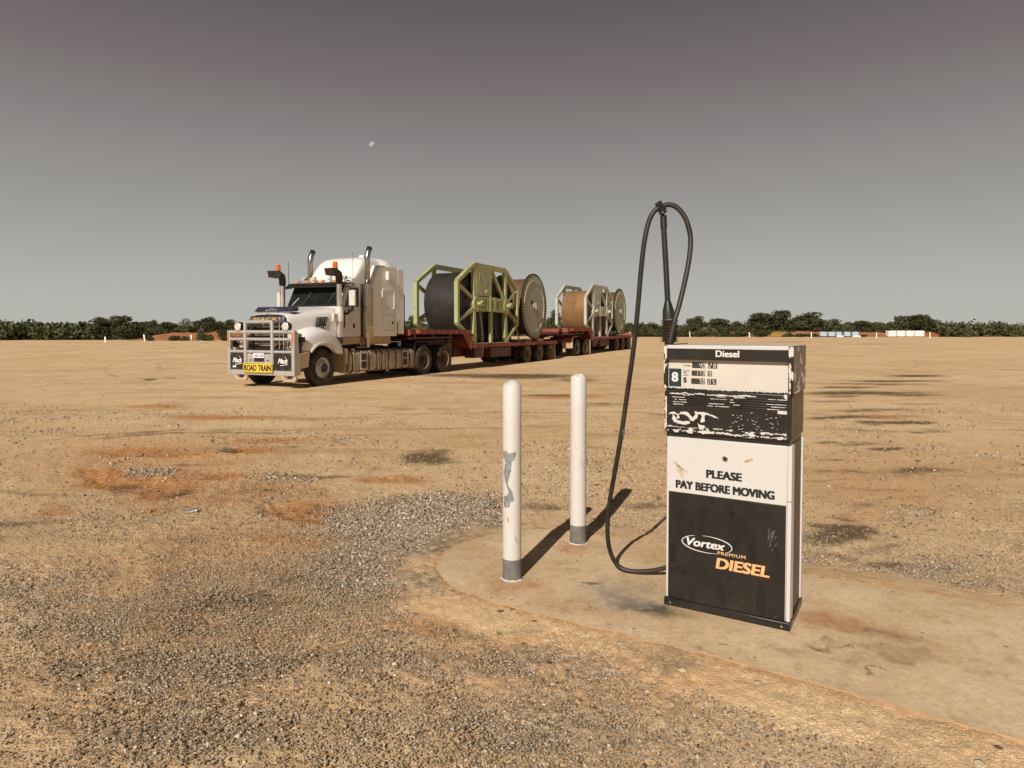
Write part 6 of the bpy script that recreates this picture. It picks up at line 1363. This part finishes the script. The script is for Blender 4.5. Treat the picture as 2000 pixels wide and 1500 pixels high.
SHRUBS = [('salt', 392, 643, 16, 113, 'grey saltbush on top of the red bank'), ('low', 398, 653, 18, 111, 'green shrub at the foot of the red bank right of the third marker post'), ('low', 341, 656, 24, 111, 'wide green shrub at the foot of the red bank left of the third marker post'), ('salt', 361, 657, 18, 111, 'small saltbush beside the third marker post'),
 ('low', 410, 654, 14, 110, 'small round shrub near the bull bar at the bank foot'), ('low', 437, 644, 20, 113, 'shrub on the bank crest just left of the bull bar'), ('salt', 290, 655, 18, 111, 'dark saltbush behind the leaning marker post'), ('low', 444, 656, 24, 110, 'shrub at the bank foot against the bull bar'),
 ('low', 1252, 643, 34, 140, 'rounded shrub at the lot edge right of the road train tail'), ('low', 1284, 643, 34, 140, 'rounded shrub at the lot edge left of the pump bellows'), ('low', 1334, 644, 38, 138, 'rounded shrub at the lot edge behind the bellows'), ('salt', 1382, 640, 34, 143, 'pale saltbush on the bank above the pump left corner'),
 ('low', 1368, 648, 34, 138, 'low shrub right of the white post beside the bellows'), ('low', 1412, 647, 44, 138, 'wide low shrub over the pump display left half'), ('low', 1446, 649, 34, 138, 'low shrub left of the white post above the pump word'), ('low', 1488, 645, 32, 138, 'rounded shrub between white post and yellow rack'), ('salt', 1540, 651, 22, 138, 'small saltbush right of the yellow rack'),
 ('low', 1565, 652, 28, 138, 'dark shrub left of the white post near the pale blue tanks'), ('low', 1650, 645, 22, 141, 'shrub on the bank behind the pale blue tanks'), ('low', 1684, 654, 16, 138, 'small shrub just right of the pale blue tanks'), ('salt', 1590, 652, 20, 138, 'small saltbush beside the pale blue tanks')]
for q in SHRUBS: plant(*(q[:4] + (q[4] * 0.79,) + q[5:] if q[1] < 600 else q))
# far scrub: a mass no one could count, running along behind the trees
def build_scrub():
    rg = np.random.default_rng(77); cl = []
    for k in range(840):
        px = -800 + 3600 * (k + rg.uniform(-0.8, 0.8)) / 840; right = px > 900; Y = rg.uniform(152, 175) if right else rg.uniform(106, 122)
        outer = px < 190 or px > 1822
        if outer: Y -= rg.uniform(6, 16)
        top = rg.uniform(2.2, 3.2) if not outer else rg.uniform(1.9, 3.6)
        if px < 470: top -= 0.5
        x = (px - 1000) / F_PX * Y; cl.append((x, Y, top * 0.42, rg.uniform(1.5, 2.6), 2.0, top * 0.55))
    me = leaf_cloud(cl, 215000, 0.30, rg, 'scrub', 'leaf_dark'); o = bpy.data.objects.new('scrub', me); C.objects.link(o); o.location = (0, 0, 0.1)
    tag(o, 'far band of dark scrub along the horizon behind the lot', 'scrub', kind='stuff')
build_scrub()
# earth banks
def bank(px0, px1, Y, prof, name, depth=7.0):
    n = 90; V = []; rows = 14
    for i in range(n):
        t = i / (n - 1); px = px0 + (px1 - px0) * t; x = (px - 1000) / F_PX * Y
        hh = np.interp(px, [p for p, _ in prof], [h for _, h in prof])
        for j in range(rows):
            s_ = j / (rows - 1); zz = hh * math.sin(math.pi * min(1, s_ * 1.25) / 1.0 * 0.5 if s_ < 0.8 else math.pi * 0.5 * (1 - (s_ - 0.8) / 0.2) ) if hh > 0 else 0
            nz = (vnoise(np.array([x * 0.8]), np.array([s_ * 6.0 + Y]))[0] - 0.5) * 0.7 * min(1, hh) + (vnoise(np.array([x * 2.6]), np.array([s_ * 14.0 + Y]))[0] - 0.5) * 0.3 * min(1, hh)
            V.append((x, Y - depth * 0.3 + depth * s_ + nz, rise(Y) - 0.05 + max(0, zz * (0.9 + 0.25 * nz))))
    Fq = [(i * rows + j, (i + 1) * rows + j, (i + 1) * rows + j + 1, i * rows + j + 1) for i in range(n - 1) for j in range(rows - 1)]
    me = mesh_from(name, np.array(V), np.array(Fq), [M['dirt']]); me.shade_smooth(); o = bpy.data.objects.new(name, me); C.objects.link(o); tag(o, kind='structure')
bank(238, 620, 91, [(238, 0.0), (262, 0.3), (285, 0.85), (310, 1.2), (335, 1.3), (365, 1.22), (390, 1.15), (400, 1.5), (425, 1.45), (445, 1.3), (520, 1.0), (620, 0)], 'earth_bank')
bank(1200, 1860, 143, [(1200, 0.0), (1230, 1.1), (1300, 1.35), (1345, 1.0), (1400, 1.2), (1460, 1.25), (1510, 1.3), (1560, 1.45), (1620, 1.35), (1660, 1.2), (1690, 1.15), (1720, 1.15), (1760, 0.9), (1830, 1.25), (1860, 0)], 'earth_bank')
# white marker posts along the edge of the lot
POSTS = [(205.6, 657, 668.3, 0, 'white marker post at the far left, in front of dark trees'), (283, 652.5, 666.5, -0.14, 'leaning white marker post at the left end of the red bank'), (373.4, 653, 665.6, 0, 'white marker post in front of the red bank, nearest to the bull bar'),
         (1230, 647, 657.5, 0, 'white marker post just beyond the road train tail'), (1347.5, 647, 658.5, -0.08, 'white marker post just right of the pump bellows'), (1464, 648, 659, -0.1, 'white marker post above the pump head, left of the yellow rack'),
         (1584.5, 648.5, 660, 0, 'white marker post beside the left end of the pale blue tanks'), (1711.7, 649, 661, 0, 'white marker post between the pale blue tanks and white bags'), (1816, 648.5, 661, 0, 'white marker post right of the white bags')]
for px, yt, yb, lean, lab in POSTS:
    p = on_ground(px, yb, 0.0); Y = p.y; g = rise(Y)
    Y = (EYE - g) / (yb - 645) * F_PX; x = (px - 1000) / F_PX * Y; h = (yb - yt) / F_PX * Y
    m = MB(); m.prism([(-.08, 0), (.08, 0), (.085, h * .92), (.05, h), (-.05, h), (-.085, h * .92)], 'y', -0.03, 0.03)
    o = m.build('marker_post', 'post_white', bevel=0.008); o.location = (x, Y, g - 0.03); o.rotation_euler = (0, lean, 0)
    tag(o, lab, 'marker post', 'white marker posts along the edge of the lot')
# pale blue tanks and white bags
Yt = 137.0; gt = rise(Yt)
TANKS = [(1607.5, 15.5, 0, 'leftmost of five pale blue tanks beside the white post'), (1623.5, 15, 0, 'second pale blue tank from the left'), (1638, 12.5, 1, 'middle pale blue tank on a white base'), (1654, 14, 0, 'fourth pale blue tank, standing a little apart'), (1670, 14.5, 1, 'rightmost pale blue tank on a white base')]
for px, wpx, basew, lab in TANKS:
    w = wpx / F_PX * Yt; x = (px - 1000) / F_PX * Yt; t = thing('water_tank', lab, 'tank', (x, Yt, gt), 0, 'pale blue tanks at the lot edge')
    m = MB(); r_ = w * 0.48; m.lathe([(0.001, 0.16), (r_ * .96, 0.16), (r_, 0.22), (r_ * .985, 0.45), (r_, 0.5), (r_ * .985, 0.75), (r_, 0.8), (r_ * .97, 1.0), (r_ * .7, 1.08), (0.001, 1.10)], (0, 0, 0), 'z', 28); m.build('shell', 'poly_blue', t)
    m = MB(); m.lathe([(r_ * .25, 1.08), (r_ * .25, 1.15), (0.001, 1.15)], (0, 0, 0), 'z', 16); m.build('lid', 'black', t)
    m = MB()
    for k in (-1, 0, 1): m.box(-w * .48, w * .48, k * w * .35 - 0.06, k * w * .35 + 0.06, 0.0, 0.155)
    if basew: m.box(-w * .52, w * .5, -w * .52, -w * .5, 0.0, 0.30)
    m.build('pallet', 'bag_white' if basew else 'black', t)
BAGS = [(1739.5, 15, 'leftmost of four white bulk bags'), (1756.7, 15, 'second white bulk bag from the left'), (1774.5, 15, 'third white bulk bag, between two others'), (1792.3, 18, 'rightmost and widest white bulk bag beside the last post')]
for px, wpx, lab in BAGS:
    w = wpx / F_PX * Yt; x = (px - 1000) / F_PX * Yt; t = thing('bulk_bag', lab, 'bag', (x, Yt, gt), 0, 'white bulk bags at the lot edge')
    m = MB(); rings = []
    for z, s_ in ((0.14, .94), (0.3, 1.0), (0.5, .985), (0.68, .96), (0.72, .955), (0.9, 1.0), (1.1, .99), (1.22, .95), (1.30, .9)):
        hw = w / 2 * s_; rings.append([(hw * math.copysign(abs(math.cos(q)) ** .3, math.cos(q)), hw * math.copysign(abs(math.sin(q)) ** .3, math.sin(q)), z) for q in [2 * math.pi * (k + .5) / 24 for k in range(24)]])
    m.loft(rings); m.build('sack', 'bag_white', t, angle=60)
    m = MB()
    for k in (-1, 0, 1): m.box(-w * .48, w * .48, k * w * .35 - 0.06, k * w * .35 + 0.06, 0.0, 0.135)
    m.build('pallet', 'timber', t)
    m = MB(); m.box(-w * .42, w * .42, -w * .51, -w * .495, 0.69, 0.73); m.build('tie_band', 'primer', t)
Yr = 139.0; x0, x1 = (1506 - 1000) / F_PX * Yr, (1536 - 1000) / F_PX * Yr; w = x1 - x0
t = thing('steel_rack', 'yellow steel stillage rack at the lot edge above the pump', 'rack', ((x0 + x1) / 2, Yr, rise(Yr)), 0)
m = MB()
for k in range(6):
    for y in (-0.5, 0.5): m.box(-w / 2 + k * w / 5 - 0.04, -w / 2 + k * w / 5 + 0.04, y - 0.04, y + 0.04, 0, 1.22 - 0.18 * (k > 2))
m.build('upright', 'rack_yellow', t)
m = MB()
for z in (0.25, 0.72, 1.0):
    for y in (-0.56, 0.56): m.box(-w / 2, w / 2, y - 0.015, y + 0.015, z, z + 0.08)
m.build('rail', 'rack_yellow', t)
# litter: a flattened can
p = on_ground(372, 1001, 0.02)
m = MB(); m.tube([(-0.055, 0, 0.022), (-0.03, 0.008, 0.02), (0.0, -0.006, 0.018), (0.03, 0.006, 0.022), (0.058, 0, 0.026)], 0.02, 14, True, [0.022, 0.026, 0.018, 0.027, 0.023])
o = m.build('crushed_can', 'can'); o.location = (p.x, p.y, 0.018); o.rotation_euler = (0, -0.1, 0.35); o.scale = (1, 1.15, 0.62); tag(o, 'crushed drink can lying on the red patch of the lot', 'can')
# daytime moon: the sunlit part of its globe
def build_moon():
    m, nt, b = new_mat('moon'); co = coords(nt)
    n1 = noise(nt, co, 0.09, 4)
    L(nt, mixc(nt, mrange(nt, n1, 0.4, 0.6), (0.25, 0.265, 0.30), (0.35, 0.37, 0.42)), b.inputs['Base Color']); b.inputs['Roughness'].default_value = 1.0
    M['moon'] = m; D = 6000.0; c = at_depth(727.8, 284, D); rad = 6.9 / F_PX * D; rot = R(35)
    mb = MB(); K = 20; rings = []
    for i in range(K + 1):
        th = math.pi * i / K; row = []
        for j in range(K + 1):
            ph = -math.pi / 2 + (math.pi * 0.66) * j / K; x = math.sin(th) * math.sin(ph); y = -math.sin(th) * math.cos(ph); z = math.cos(th)
            row.append((rad * (x * math.cos(rot) + z * math.sin(rot)), rad * y, rad * (-x * math.sin(rot) + z * math.cos(rot))))
        rings.append(row)
    mb.loft(rings, False, False); bmesh.ops.remove_doubles(mb.bm, verts=mb.bm.verts, dist=0.01)
    o = mb.build('moon', 'moon', angle=180); o.location = c; tag(o, 'pale daytime moon, partly lit, high over the white truck', 'moon')
build_moon()
print('OBJECTS', len(bpy.data.objects))
